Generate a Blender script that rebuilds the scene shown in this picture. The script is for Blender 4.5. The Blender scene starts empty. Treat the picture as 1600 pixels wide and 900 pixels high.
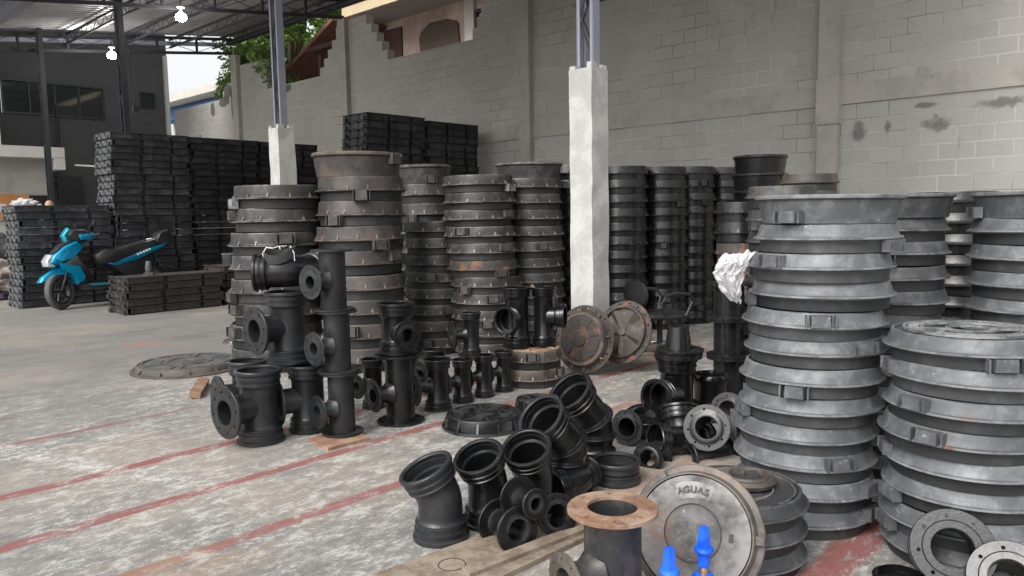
import bpy, bmesh, math, random
from mathutils import Vector, Matrix, noise as mnoise
rad = math.radians
random.seed(7)
scene = bpy.context.scene
COL = scene.collection
# ------------------------------------------------------------------ camera
FPX, CAMH = 1185.0, 1.4
PITCH, ROLL = math.atan(115 / FPX), rad(1.0)
Fv = Vector((0, math.cos(PITCH), -math.sin(PITCH)))
R0 = Vector((1, 0, 0)); U0 = Vector((0, math.sin(PITCH), math.cos(PITCH)))
Rv = math.cos(ROLL) * R0 - math.sin(ROLL) * U0
Uv = math.sin(ROLL) * R0 + math.cos(ROLL) * U0
CP = Vector((0, 0, CAMH))
cd = bpy.data.cameras.new('camera'); cam = bpy.data.objects.new('camera', cd); COL.objects.link(cam)
cd.sensor_width = 36; cd.lens = 36 * FPX / 1600; cd.clip_end = 500; cd.clip_start = 0.05
M = Matrix((Rv, Uv, -Fv)).transposed().to_4x4(); M.translation = CP
cam.matrix_world = M
scene.camera = cam
# ------------------------------------------------------------------ light
w = bpy.data.worlds.new('World'); scene.world = w; w.use_nodes = True
nt = w.node_tree; bg = nt.nodes['Background']
sky = nt.nodes.new('ShaderNodeTexSky'); sky.sky_type = 'NISHITA'; sky.sun_disc = False
SUN_EL, SUN_AZ = rad(45), rad(215)       # azimuth clockwise from +Y
sky.sun_elevation = SUN_EL; sky.sun_rotation = SUN_AZ
sky.air_density = 1.0; sky.dust_density = 4.0; sky.ozone_density = 1.0
hsv = nt.nodes.new('ShaderNodeHueSaturation'); hsv.inputs['Saturation'].default_value = 0.12
nt.links.new(sky.outputs[0], hsv.inputs['Color']); nt.links.new(hsv.outputs[0], bg.inputs['Color'])
bg.inputs['Strength'].default_value = 0.15
sl = bpy.data.lights.new('sun', 'SUN'); sl.energy = 0.8; sl.angle = rad(25); sl.color = (1, .96, .9)
so = bpy.data.objects.new('sun', sl); COL.objects.link(so)
sd = Vector((math.sin(SUN_AZ) * math.cos(SUN_EL), math.cos(SUN_AZ) * math.cos(SUN_EL), math.sin(SUN_EL)))
so.rotation_euler = sd.to_track_quat('Z', 'Y').to_euler()
scene.view_settings.view_transform = 'Standard'; scene.view_settings.look = 'None'
scene.view_settings.exposure = 0.86; scene.view_settings.gamma = 1
scene.render.engine = 'CYCLES'
scene.cycles.max_bounces = 8; scene.cycles.diffuse_bounces = 5

# ------------------------------------------------------------------ picture to ground
def ray(x, y): return Fv + Rv * ((x - 800) / FPX) - Uv * ((y - 450) / FPX)
def ground(x, y, z=0.0):
    d = ray(x, y); return CP + d * ((z - CAMH) / d.z)
def pt(x, y, Y):
    d = ray(x, y); return CP + d * (Y / d.y)
def zc(P): return (P - CP).dot(Fv)
def std(bx, byf, wpx):
    """base centre and radius of a round thing: its front edge stands at pixel row byf"""
    g = ground(bx, byf); z = zc(g); R = wpx / 2 * z / (FPX - wpx / 2)
    d = Vector((g.x, g.y, 0)).normalized()
    return g + d * R, R
def face(P, deg):
    """azimuth towards the viewer turned deg to the viewer's right"""
    return math.atan2(-P.y, -P.x) + rad(deg)
A0 = rad(47.2)
VD = Vector((math.cos(A0), math.sin(A0), 0)); UD = Vector((-math.sin(A0), math.cos(A0), 0))
def W(v, u, z=0): return VD * v + UD * u + Vector((0, 0, z))

# ------------------------------------------------------------------ materials
def mat(name, base, rough=.6, metal=0.0, var=None, vs=6, vt=(.45, .6), rust=None, rt=(.6, .7), rs=4,
        bump=.15, bs=60, rnd=.0, edge=None, spec=.5, rvar=.15, alpha=None, trans=0, emit=None, es=0, chips=None):
    m = bpy.data.materials.new(name); m.use_nodes = True
    n = m.node_tree.nodes; L = m.node_tree.links; b = n['Principled BSDF']
    b.inputs['Base Color'].default_value = (*base, 1); b.inputs['Roughness'].default_value = rough
    b.inputs['Metallic'].default_value = metal; b.inputs['Specular IOR Level'].default_value = spec
    if emit:
        b.inputs['Emission Color'].default_value = (*emit, 1); b.inputs['Emission Strength'].default_value = es
        return m
    tc = n.new('ShaderNodeTexCoord'); oi = n.new('ShaderNodeObjectInfo')
    add = n.new('ShaderNodeVectorMath'); add.operation = 'MULTIPLY_ADD'
    comb = n.new('ShaderNodeCombineXYZ')
    for i in range(3): L.new(oi.outputs['Random'], comb.inputs[i])
    L.new(comb.outputs[0], add.inputs[0]); add.inputs[1].default_value = (37, 53, 71); L.new(tc.outputs['Object'], add.inputs[2])
    def nz(scale, detail=6, r=.6):
        k = n.new('ShaderNodeTexNoise'); k.inputs['Scale'].default_value = scale; k.inputs['Detail'].default_value = detail
        k.inputs['Roughness'].default_value = r; L.new(add.outputs[0], k.inputs['Vector']); return k.outputs['Fac']
    def ramp(src, a, c):
        k = n.new('ShaderNodeMapRange'); k.interpolation_type = 'SMOOTHSTEP'; k.inputs[1].default_value = a; k.inputs[2].default_value = c
        L.new(src, k.inputs[0]); return k.outputs[0]
    def mix(fac, A, B, amt=1.0):
        k = n.new('ShaderNodeMix'); k.data_type = 'RGBA'
        if amt != 1.0:
            q = n.new('ShaderNodeMath'); q.operation = 'MULTIPLY'; L.new(fac, q.inputs[0]); q.inputs[1].default_value = amt; fac = q.outputs[0]
        L.new(fac, k.inputs['Factor'])
        for s, i in ((A, 6), (B, 7)):
            if isinstance(s, tuple): k.inputs[i].default_value = (*s, 1)
            else: L.new(s, k.inputs[i])
        return k.outputs[2]
    c = (base)
    col = mix(nz(vs * .5), tuple(q * .82 for q in base), tuple(min(1, q * 1.18) for q in base))
    if var: col = mix(ramp(nz(vs, 8, .7), *vt), col, var)
    if edge:
        geo = n.new('ShaderNodeNewGeometry'); pr = ramp(geo.outputs['Pointiness'], .52, .62)
        q = n.new('ShaderNodeMath'); q.operation = 'MULTIPLY'; L.new(pr, q.inputs[0]); L.new(ramp(nz(9, 6, .7), .35, .6), q.inputs[1])
        col = mix(q.outputs[0], col, edge)
    if chips: col = mix(ramp(nz(26, 8, .75), *chips[1]), col, chips[0])
    if rust: col = mix(ramp(nz(rs, 7, .65), *rt), col, rust)
    if rnd:
        h = n.new('ShaderNodeHueSaturation'); k = n.new('ShaderNodeMapRange'); k.inputs[3].default_value = 1 - rnd; k.inputs[4].default_value = 1 + rnd
        L.new(oi.outputs['Random'], k.inputs[0]); L.new(k.outputs[0], h.inputs['Value']); L.new(col, h.inputs['Color']); col = h.outputs[0]
    L.new(col, b.inputs['Base Color'])
    k = n.new('ShaderNodeMapRange'); k.inputs[3].default_value = rough - rvar; k.inputs[4].default_value = rough + rvar
    L.new(nz(vs * 1.7), k.inputs[0]); L.new(k.outputs[0], b.inputs['Roughness'])
    if bump:
        bp = n.new('ShaderNodeBump'); bp.inputs['Strength'].default_value = bump; bp.inputs['Distance'].default_value = .004
        L.new(nz(bs, 4), bp.inputs['Height']); L.new(bp.outputs[0], b.inputs['Normal'])
    if trans: b.inputs['Transmission Weight'].default_value = trans
    if alpha: b.inputs['Alpha'].default_value = alpha
    return m
RUST = (.22, .075, .03)
MT = dict(
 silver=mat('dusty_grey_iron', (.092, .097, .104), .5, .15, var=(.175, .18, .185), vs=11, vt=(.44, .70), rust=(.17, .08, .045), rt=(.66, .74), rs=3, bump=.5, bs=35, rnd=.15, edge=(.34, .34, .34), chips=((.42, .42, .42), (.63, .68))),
 lugsilver=mat('dusty_lug_skylit_end_iron', (.085, .088, .094), .55, .15, var=(.17, .175, .18), vs=14, vt=(.44, .70), bump=.6, bs=35, chips=((.42, .42, .42), (.62, .68))),  # dusty hinge lugs; on grate ends its pale tone also stands for skylight
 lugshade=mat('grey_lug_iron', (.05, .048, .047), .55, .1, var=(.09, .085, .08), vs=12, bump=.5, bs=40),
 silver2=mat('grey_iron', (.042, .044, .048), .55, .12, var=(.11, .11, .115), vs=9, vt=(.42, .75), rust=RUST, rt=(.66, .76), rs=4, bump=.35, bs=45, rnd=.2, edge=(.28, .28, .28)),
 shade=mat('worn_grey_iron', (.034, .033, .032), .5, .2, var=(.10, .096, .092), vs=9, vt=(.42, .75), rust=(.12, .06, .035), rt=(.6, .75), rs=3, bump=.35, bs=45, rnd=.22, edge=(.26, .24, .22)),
 brown=mat('brown_iron', (.036, .032, .030), .55, .1, var=(.07, .060, .054), vs=4, rust=(.13, .06, .03), rt=(.58, .75), bump=.35, bs=45, rnd=.2, edge=(.2, .15, .11)),
 black=mat('black_iron', (.008, .008, .009), .30, .1, var=(.022, .022, .024), vs=8, vt=(.5, .75), bump=.3, bs=70, rnd=.15, edge=(.06, .06, .06)),
 bitumen=mat('bitumen_coated_iron', (.009, .0095, .0105), .27, .05, var=(.02, .02, .022), vs=7, vt=(.48, .75), bump=.22, bs=60, rnd=.15, chips=((.05, .05, .05), (.68, .76))),
 matte=mat('matte_grey_coated_iron', (.018, .019, .021), .36, .1, var=(.038, .04, .042), vs=5, vt=(.45, .7), bump=.3, bs=70, rnd=.2, chips=((.10, .10, .10), (.64, .72))),
 darkcov=mat('dark_cover_iron', (.04, .042, .044), .5, .15, var=(.075, .078, .08), vs=5, bump=.4, bs=50, edge=(.13, .13, .13)),
 shadedsilver=mat('recess_shade_grey_iron', (.038, .039, .041), .6, .1, var=(.075, .077, .08), vs=9, vt=(.45, .75), bump=.4, bs=40, rnd=.45),  # darker tone paints in the shade of the recess below each flange
 shadeddark=mat('recess_shade_dark_iron', (.02, .0198, .0195), .55, .1, var=(.04, .038, .037), vs=9, vt=(.45, .75), bump=.4, bs=40, rnd=.4),  # same painted recess shade, for the darker stacks
 gloss=mat('wet_black_iron', (.007, .007, .008), .18, .0, bump=.3, bs=50, rvar=.1),
 rusty=mat('rusty_iron', (.21, .115, .07), .85, 0, var=(.32, .225, .165), vs=6, rust=(.10, .05, .03), rt=(.55, .65), bump=.6, bs=60),
 rustedge=mat('rust_streaked_iron', (.05, .045, .042), .6, .1, rust=(.20, .095, .05), rt=(.50, .66), rs=9, bump=.5, bs=50),
 worn=mat('worn_pipe_iron', (.03, .03, .033), .42, .1, var=(.08, .072, .064), vs=9, vt=(.46, .68), rust=(.15, .09, .06), rt=(.62, .74), bump=.4, bs=50),
 lid=mat('scuffed_grey_lid', (.045, .044, .042), .62, .0, var=(.10, .097, .094), vt=(.4, .75), vs=8, rust=(.17, .10, .07), rt=(.62, .75), rs=3, bump=.5, bs=40, edge=(.3, .29, .28), chips=((.30, .30, .30), (.62, .68))),
 lidframe=mat('brown_grey_frame', (.065, .056, .048), .55, .1, var=(.13, .113, .1), vs=5, rust=(.2, .11, .07), rt=(.56, .7), bump=.5, bs=40),
 pallet=mat('black_grate_iron', (.034, .035, .039), .5, .1, var=(.075, .077, .082), vs=4, bump=.3, bs=30, rnd=.3),
 palletdark=mat('dark_grate_iron', (.02, .0205, .022), .5, .1, var=(.045, .046, .05), vs=4, bump=.3, bs=30, rnd=.25),
 palletbrown=mat('rusted_grate_iron', (.034, .028, .026), .65, 0, var=(.055, .046, .041), vt=(.4, .75), vs=5, rust=RUST, rt=(.66, .78), bump=.3, bs=30, rnd=.2),
 column=mat('whitewashed_concrete', (.40, .40, .38), .85, 0, var=(.50, .50, .475), vs=4, vt=(.42, .6), rust=(.34, .34, .33), rt=(.62, .72), rs=7, bump=.6, bs=22),
 steel=mat('lilac_grey_steel', (.27, .28, .33), .5, .3, bump=.1),
 steeldark=mat('dark_steel', (.035, .035, .042), .5, .2, bump=.1),
 roof=mat('galvanised_sheet', (.50, .50, .50), .38, .5, var=(.40, .40, .41), vs=1.5, bump=0),
 darkwall=mat('charcoal_paint', (.066, .066, .068), .8, var=(.058, .058, .06), vs=.6, bump=.2, bs=15),
 annex=mat('grey_plaster', (.52, .51, .48), .85, var=(.46, .45, .42), vs=1, bump=.3, bs=20),
 cork=mat('cork', (.62, .27, .09), .9, bump=.3),
 paper=mat('paper', (.75, .75, .78), .8, bump=0),
 glass=mat('dark_window_glass', (.03, .035, .035), .04, 0, bump=0, rvar=.02, spec=.9),
 whitep=mat('white_plastic', (.75, .75, .75), .5, bump=0),
 wood=mat('weathered_wood', (.17, .13, .095), .8, var=(.27, .22, .17), vs=11, vt=(.4, .6), rust=(.2, .12, .07), rt=(.6, .75), bump=.4, bs=40),
 redwood=mat('reddish_wood', (.23, .125, .08), .8, var=(.32, .22, .15), vs=6, bump=.4, bs=40),
 blue=mat('valve_blue_coating', (.004, .085, .66), .38, var=(.02, .14, .72), vs=12, rust=(.12, .2, .5), rt=(.64, .7), rs=14, bump=.3, bs=60, rvar=.05),
 brass=mat('brass', (.55, .35, .15), .3, .9, bump=0),
 teal=mat('turquoise_paint', (.0, .25, .44), .18, .35, bump=0, rvar=.05),
 tealight=mat('light_turquoise_paint', (.02, .36, .48), .22, .3, bump=0, rvar=.05),
 plastic=mat('black_plastic', (.018, .018, .02), .45, bump=.1, bs=150),
 rubber=mat('rubber', (.03, .03, .03), .8, bump=.2, bs=80),
 tyre=mat('dusty_tyre', (.09, .085, .08), .85, bump=.3, bs=80),
 seatm=mat('seat_vinyl', (.022, .022, .024), .5, bump=.2, bs=150),
 lens=mat('headlight_lens', (.55, .56, .58), .12, .4, bump=0, rvar=.05),
 chrome=mat('chrome', (.6, .58, .55), .18, .95, bump=0),
 skin=mat('skin', (.50, .28, .20), .6, bump=0),
 cloth=mat('cloth', (.06, .07, .09), .9, bump=.2),
 sackdark=mat('dark_sack', (.035, .03, .032), .9, bump=.5, bs=30),
 sackpale=mat('pale_sack', (.42, .38, .34), .9, var=(.30, .22, .17), vs=5, bump=.5, bs=30),
 strap=mat('white_strap', (.8, .8, .78), .6, bump=0),
 housepink=mat('pinkish_plaster', (.42, .31, .26), .85, var=(.5, .4, .34), vs=1.5, bump=.3, bs=20),
 soffit=mat('soffit_plaster', (.50, .47, .43), .8, bump=.1),
 fascia=mat('pale_timber_fascia', (.5, .4, .26), .7, bump=.2),
 maroon=mat('maroon_timber', (.07, .03, .028), .6, bump=.1),
 tile=mat('clay_tile', (.20, .085, .055), .85, var=(.12, .06, .045), vs=4, bump=.5, bs=20),
 leaf=mat('leaf', (.10, .19, .03), .5, var=(.14, .22, .05), vs=1.3, vt=(.4, .6), bump=0, rnd=.1),
 bark=mat('bark', (.09, .07, .05), .9, bump=.6, bs=20),
 bluepaint=mat('blue_painted_metal', (.04, .14, .38), .6, bump=0),
 shirt=mat('shirt', (.1, .12, .16), .9, bump=0),
 stain=mat('bare_dark_plaster', (.12, .115, .11), .9, bump=.3, bs=20),
 lamp=mat('lit_lamp', (1, 1, 1), emit=(1, .98, .94), es=28),
)
def bag_material():
    m = bpy.data.materials.new('thin_white_plastic'); m.use_nodes = True
    n = m.node_tree.nodes; L = m.node_tree.links; b = n['Principled BSDF']
    b.inputs['Base Color'].default_value = (.78, .77, .78, 1); b.inputs['Roughness'].default_value = .28
    tr = n.new('ShaderNodeBsdfTranslucent'); tr.inputs[0].default_value = (.8, .78, .8, 1)
    mx = n.new('ShaderNodeMixShader'); mx.inputs[0].default_value = .5
    L.new(b.outputs[0], mx.inputs[1]); L.new(tr.outputs[0], mx.inputs[2]); L.new(mx.outputs[0], n['Material Output'].inputs[0])
    return m
MT['bag'] = bag_material()

# ------------------------------------------------------------------ mesh builder
class MB:
    def __init__(s): s.v = []; s.f = []
    def add(s, vs, fs, m=None):
        o = len(s.v)
        s.v += [(m @ Vector(q)) if m else Vector(q) for q in vs]
        s.f += [tuple(i + o for i in f) for f in fs]
    def box(s, c, d, m=None, bev=0):
        x, y, z = d[0] / 2, d[1] / 2, d[2] / 2
        vs = [(c[0] + i * x, c[1] + j * y, c[2] + k * z) for i in (-1, 1) for j in (-1, 1) for k in (-1, 1)]
        s.add(vs, [(0, 1, 3, 2), (4, 6, 7, 5), (0, 4, 5, 1), (2, 3, 7, 6), (0, 2, 6, 4), (1, 5, 7, 3)], m)
    def bar(s, a, b, wx, wz=None, up=Vector((0, 0, 1))):
        a = Vector(a); b = Vector(b); d = b - a; L = d.length; d.normalize()
        if abs(d.dot(up)) > .98: up = VD
        x = d.cross(up).normalized(); y = x.cross(d)
        m = Matrix((x, d, y)).transposed().to_4x4(); m.translation = (a + b) / 2
        s.box((0, 0, 0), (wx, L, wz or wx), m)
    def sweep(s, prof, path=None, seg=48, m=None, closed=True):
        """prof: (r, s) points; path(s) -> origin, normal, binormal"""
        if path is None: path = lambda t: (Vector((0, 0, t)), Vector((1, 0, 0)), Vector((0, 1, 0)))
        vs = []; fs = []; idx = []
        for r, t in prof:
            o, N, B = path(t)
            if r < 1e-6: idx.append([len(vs)] * seg); vs.append(o)
            else:
                idx.append(list(range(len(vs), len(vs) + seg)))
                for k in range(seg):
                    a = 2 * math.pi * k / seg; vs.append(o + N * (r * math.cos(a)) + B * (r * math.sin(a)))
        n = len(prof)
        for i in range(n if closed else n - 1):
            A, C = idx[i], idx[(i + 1) % n]
            for k in range(seg):
                q = (A[k], A[(k + 1) % seg], C[(k + 1) % seg], C[k]); q = tuple(dict.fromkeys(q))
                if len(q) > 2: fs.append(q)
        s.add(vs, fs, m)
    def tube(s, pts, r, seg=10, m=None):
        pts = [Vector(p) for p in pts]; rings = []; vs = []; fs = []
        up = Vector((.12, .2, 1)).normalized()
        for i, p in enumerate(pts):
            d = (pts[min(i + 1, len(pts) - 1)] - pts[max(i - 1, 0)]).normalized()
            x = d.cross(up).normalized(); y = x.cross(d)
            rr = r[i] if isinstance(r, (list, tuple)) else r
            for k in range(seg):
                a = 2 * math.pi * k / seg; vs.append(p + x * rr * math.cos(a) + y * rr * math.sin(a))
        for i in range(len(pts) - 1):
            for k in range(seg): fs.append((i * seg + k, i * seg + (k + 1) % seg, (i + 1) * seg + (k + 1) % seg, (i + 1) * seg + k))
        fs.append(tuple(range(seg))[::-1]); fs.append(tuple((len(pts) - 1) * seg + k for k in range(seg)))
        s.add(vs, fs, m)
    def prism(s, poly, t0, t1, m=None):
        """poly in local xy, extruded in z"""
        n = len(poly); vs = [(x, y, t0) for x, y in poly] + [(x, y, t1) for x, y in poly]
        s.add(vs, [tuple(range(n))[::-1], tuple(range(n, 2 * n))] + [(i, (i + 1) % n, n + (i + 1) % n, n + i) for i in range(n)], m)
    def loft(s, secs, seg=16, p=2.6, m=None):
        """secs: (x, z, half width y, half height z)"""
        vs = []; fs = []
        for x, z, a, b in secs:
            for k in range(seg):
                t = 2 * math.pi * k / seg; c, q = math.cos(t), math.sin(t)
                vs.append((x, a * math.copysign(abs(c) ** (2 / p), c), z + b * math.copysign(abs(q) ** (2 / p), q)))
        for i in range(len(secs) - 1):
            for k in range(seg): fs.append((i * seg + k, i * seg + (k + 1) % seg, (i + 1) * seg + (k + 1) % seg, (i + 1) * seg + k))
        fs.append(tuple(range(seg))); fs.append(tuple((len(secs) - 1) * seg + k for k in range(seg))[::-1])
        s.add(vs, fs, m)
    def arc(s, r0, r1, a0, a1, z0, z1, n=10, m=None):
        vs = []; fs = []
        for i in range(n + 1):
            a = a0 + (a1 - a0) * i / n; c, q = math.cos(a), math.sin(a)
            vs += [(r0 * c, r0 * q, z0), (r1 * c, r1 * q, z0), (r1 * c, r1 * q, z1), (r0 * c, r0 * q, z1)]
        for i in range(n):
            for k in range(4): fs.append((4 * i + k, 4 * i + (k + 1) % 4, 4 * i + 4 + (k + 1) % 4, 4 * i + 4 + k))
        fs.append((0, 1, 2, 3)); fs.append(tuple(4 * n + k for k in (3, 2, 1, 0)))
        s.add(vs, fs, m)
    def flange(s, rin, rout, t, nb=8, rb=None, hr=None, m=None, fill=4, a0=0.2, raised=True):
        """bolted flange lying in z 0..t, with real bolt holes"""
        rb = rb or (rin * .42 + rout * .58 if rin < rout * .72 else (rin + rout) / 2)
        hr = hr or min(rout * .055, (rout - rin) * .22)
        c = 1.45; r1, r2 = rb - hr * c, rb + hr * c; wa = hr * c / rb
        ang = []
        for b in range(nb):
            a = a0 + 2 * math.pi * b / nb; g = 2 * math.pi / nb - 2 * wa
            ang += [(a - wa, 0), (a, 1), (a + wa, 2)] + [(a + wa + g * (k + 1) / (fill + 1), 3) for k in range(fill)]
        n = len(ang); vs = []; fs = []
        def ring(r, z):
            o = len(vs)
            for a, _ in ang: vs.append((r * math.cos(a), r * math.sin(a), z))
            return o
        def band(A, B, skip=False):
            for k in range(n):
                fs.append((A + k, A + (k + 1) % n, B + (k + 1) % n, B + k))
        bevel = t * .12
        for z, sg in ((0, -1), (t, 1)):
            zi = z + (sg * .0 if not raised else (t * .14 if sg > 0 else 0))
            rr = r1 - hr * .6
            I = ring(rin, zi); R_ = ring(max(rr, rin + .001), zi); A = ring(r1, z); MD = ring(rb, z); B = ring(r2, z); O = ring(rout - bevel, z); E_ = ring(rout, z - sg * bevel)
            band(I, R_); band(R_, A); band(B, O); band(O, E_)
            holes = []
            for k in range(n):
                k1 = (k + 1) % n; kind = ang[k][1]
                if kind in (2, 3): fs.append((A + k, A + k1, MD + k1, MD + k)); fs.append((MD + k, MD + k1, B + k1, B + k))
                if kind == 0:
                    k2 = (k + 2) % n; a = ang[k1][0]; cx, cy = rb * math.cos(a), rb * math.sin(a)
                    cell = [A + k, A + k1, A + k2, MD + k2, B + k2, B + k1, B + k, MD + k]
                    ho = len(vs); er = Vector((math.cos(a), math.sin(a))); et = Vector((-er.y, er.x))
                    for q in range(8):
                        ph = -math.pi * .75 + q * math.pi / 4   # matches the cell order: inner-left first
                        dr, dt = [(-1, -1), (-1, 0), (-1, 1), (0, 1), (1, 1), (1, 0), (1, -1), (0, -1)][q]
                        l = math.hypot(dr, dt); p2 = er * (dr / l * hr) + et * (dt / l * hr)
                        vs.append((cx + p2.x, cy + p2.y, z))
                    for q in range(8): fs.append((cell[q], cell[(q + 1) % 8], ho + (q + 1) % 8, ho + q))
                    holes.append(ho)
            if sg < 0: low = (I, E_, holes)
            else:
                band(low[0], I); band(low[1], E_)
                for h0, h1 in zip(low[2], holes):
                    for q in range(8): fs.append((h0 + q, h0 + (q + 1) % 8, h1 + (q + 1) % 8, h1 + q))
        s.add(vs, fs, m)
    def mesh(s, name, angle=35, smooth=True):
        me = bpy.data.meshes.new(name); me.from_pydata([tuple(q) for q in s.v], [], s.f)
        bm = bmesh.new(); bm.from_mesh(me)
        bmesh.ops.recalc_face_normals(bm, faces=bm.faces); bm.to_mesh(me); bm.free()
        if smooth: me.shade_smooth(); me.set_sharp_from_angle(angle=rad(angle))
        return me
    def build(s, name, m, parent=None, **k):
        return obj(name, s.mesh(name, **k), m, parent)
def obj(name, me, m, parent=None):
    o = bpy.data.objects.new(name, me); COL.objects.link(o)
    if m and not me.materials: me.materials.append(m)
    if parent: o.parent = parent
    return o
def tag(o, label=None, cat=None, group=None, kind=None):
    if label: o['label'] = label
    if cat: o['category'] = cat
    if group: o['group'] = group
    if kind: o['kind'] = kind
    return o
def thing(name, label, cat, loc=(0, 0, 0), rz=0, group=None):
    o = bpy.data.objects.new(name, None); COL.objects.link(o); o.empty_display_size = .1
    o.location = loc; o.rotation_euler = (0, 0, rz); return tag(o, label, cat, group)
def copy_tree(o, parent=None):
    c = o.copy(); COL.objects.link(c)
    if parent: c.parent = parent
    for ch in list(o.children): copy_tree(ch, c)
    return c
def T(x=0, y=0, z=0): return Matrix.Translation((x, y, z))
def Rm(deg, ax): return Matrix.Rotation(rad(deg), 4, ax)
def axis_to(P, d):
    """matrix whose z axis is d, origin P"""
    m = Vector(d).to_track_quat('Z', 'Y').to_matrix().to_4x4(); m.translation = P; return m
def setm(o, m):
    l, q, s = m.decompose(); o.location = l; o.rotation_euler = q.to_euler(); return o
ORD = 'top second third fourth fifth sixth seventh eighth ninth tenth eleventh twelfth thirteenth fourteenth fifteenth sixteenth seventeenth eighteenth nineteenth twentieth twenty-first twenty-second twenty-third twenty-fourth twenty-fifth twenty-sixth'.split()

# ------------------------------------------------------------------ the ground
def floor_material():
    m = bpy.data.materials.new('stained_concrete'); m.use_nodes = True
    n = m.node_tree.nodes; L = m.node_tree.links; b = n['Principled BSDF']
    tc = n.new('ShaderNodeTexCoord'); sep = n.new('ShaderNodeSeparateXYZ'); L.new(tc.outputs['Object'], sep.inputs[0])
    X, Y = sep.outputs[0], sep.outputs[1]          # x runs to the long wall, y along it
    def mp(sx, sy, off=0):
        k = n.new('ShaderNodeMapping'); k.inputs['Scale'].default_value = (sx, sy, 1); k.inputs['Location'].default_value = (off, off, 0)
        L.new(tc.outputs['Object'], k.inputs[0]); return k.outputs[0]
    def nz(v, sc, d=8, r=.65, dist=0):
        k = n.new('ShaderNodeTexNoise'); k.inputs['Scale'].default_value = sc; k.inputs['Detail'].default_value = d
        k.inputs['Roughness'].default_value = r; k.inputs['Distortion'].default_value = dist; L.new(v, k.inputs['Vector']); return k.outputs['Fac']
    def rp(s, a, c):
        k = n.new('ShaderNodeMapRange'); k.interpolation_type = 'SMOOTHSTEP'; k.inputs[1].default_value = a; k.inputs[2].default_value = c
        L.new(s, k.inputs[0]); return k.outputs[0]
    def mt(op, a, c=None):
        k = n.new('ShaderNodeMath'); k.operation = op
        for i, q in enumerate((a, c)):
            if q is None: continue
            if isinstance(q, (int, float)): k.inputs[i].default_value = q
            else: L.new(q, k.inputs[i])
        return k.outputs[0]
    def mix(f, A, B):
        k = n.new('ShaderNodeMix'); k.data_type = 'RGBA'; L.new(f, k.inputs['Factor'])
        for s, i in ((A, 6), (B, 7)):
            if isinstance(s, tuple): k.inputs[i].default_value = (*s, 1)
            else: L.new(s, k.inputs[i])
        return k.outputs[2]
    col = mix(nz(mp(.5, 1.2), 1.2), (.125, .122, .116), (.20, .195, .184))
    near = mt('SUBTRACT', 1.0, rp(Y, 5.6, 8.2))
    col = mix(mt('MULTIPLY', rp(nz(mp(1, 1.4, 41), 5, 14, .9), .42, .6), .55), col, (.25, .24, .222))
    col = mix(mt('MULTIPLY', rp(nz(mp(1, 1.4, 47), 9, 14, .9), .52, .6), .5), col, (.12, .117, .11))
    dark = rp(nz(mp(.5, 1.8, 7), 1.1, 9, .7), .5, .62)
    col = mix(mt('MULTIPLY', dark, .6), col, (.12, .116, .11))
    sand = rp(nz(mp(.6, .6, 3), .8, 6), .48, .66)
    col = mix(mt('MULTIPLY', sand, .5), col, (.34, .285, .23))
    big = rp(nz(mp(.7, 1.0, 11), 1.1, 7, .7), .36, .52)
    fine = rp(nz(mp(1.2, 2.0, 2), 5.5, 15, .90, .3), .50, .55)
    pat = mt('MULTIPLY', mt('MULTIPLY', big, fine), near)
    col = mix(mt('MULTIPLY', pat, .66), col, (.54, .53, .50))
    fine2 = rp(nz(mp(1.2, 2.2, 20), 12, 15, .88, .3), .55, .585)
    col = mix(mt('MULTIPLY', fine2, mt('MULTIPLY', near, .8)), col, (.50, .49, .465))
    far2 = rp(nz(mp(.8, 4, 31), 4, 14, .92, .6), .57, .60)
    col = mix(mt('MULTIPLY', far2, .5), col, (.6, .57, .52))
    # painted red strips, worn through in places
    wear = rp(nz(mp(1.0, 2.0, 5), 5, 15, .84), .43, .49)
    wob = mt('MULTIPLY', mt('SUBTRACT', nz(mp(1, 1, 9), 1.6, 4), .5), .05)
    yy = mt('ADD', Y, wob); tot = None
    for u0, hw, v0, v1, st in ((6.33, .028, -9, 2.0, .65), (5.54, .035, -9, 3.0, .75), (4.49, .048, -9, 5.5, .95), (3.78, .045, -9, 7, .9), (3.08, .045, -9, 9, .8), (1.03, .085, -9, 9, .9), (8.1, .03, 2, 6, .3), (2.1, .04, -9, 9, .6)):
        k = mt('ABSOLUTE', mt('SUBTRACT', yy, u0)); k = mt('SUBTRACT', 1.0, rp(k, hw * .75, hw * 1.15))
        k = mt('MULTIPLY', k, mt('SUBTRACT', 1.0, rp(X, v1 - 1.2, v1))); k = mt('MULTIPLY', k, st)
        tot = k if tot is None else mt('MAXIMUM', tot, k)
    col = mix(mt('MULTIPLY', tot, mt('MULTIPLY_ADD', wear, .85) if False else wear), col, (.23, .075, .068))
    # rust stains
    for (vx, uy, rr, c) in ((3.45, 8.9, .4, (.34, .16, .10)), (1.1, 2.9, .5, (.30, .2, .12)), (6.6, 4.0, .8, (.4, .22, .14)), (4.6, 2.6, .9, (.36, .28, .2)), (3.4, 2.05, .9, (.34, .27, .2))):
        k = n.new('ShaderNodeVectorMath'); k.operation = 'DISTANCE'; L.new(mp(1, 1.3), k.inputs[0]); k.inputs[1].default_value = (vx, uy * 1.3, 0)
        d = mt('ADD', k.outputs['Value'], mt('MULTIPLY', mt('SUBTRACT', nz(mp(1, 2.5, 4), 3, 8, .7), .5), rr * 2.4))
        d = mt('SUBTRACT', 1.0, rp(d, rr * .15, rr)); col = mix(mt('MULTIPLY', d, .55), col, c)
    # long scuffed white line
    dx = mt('SUBTRACT', mt('ADD', mt('MULTIPLY', mt('SUBTRACT', Y, 5.5), .315), X), 1.21)
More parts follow.
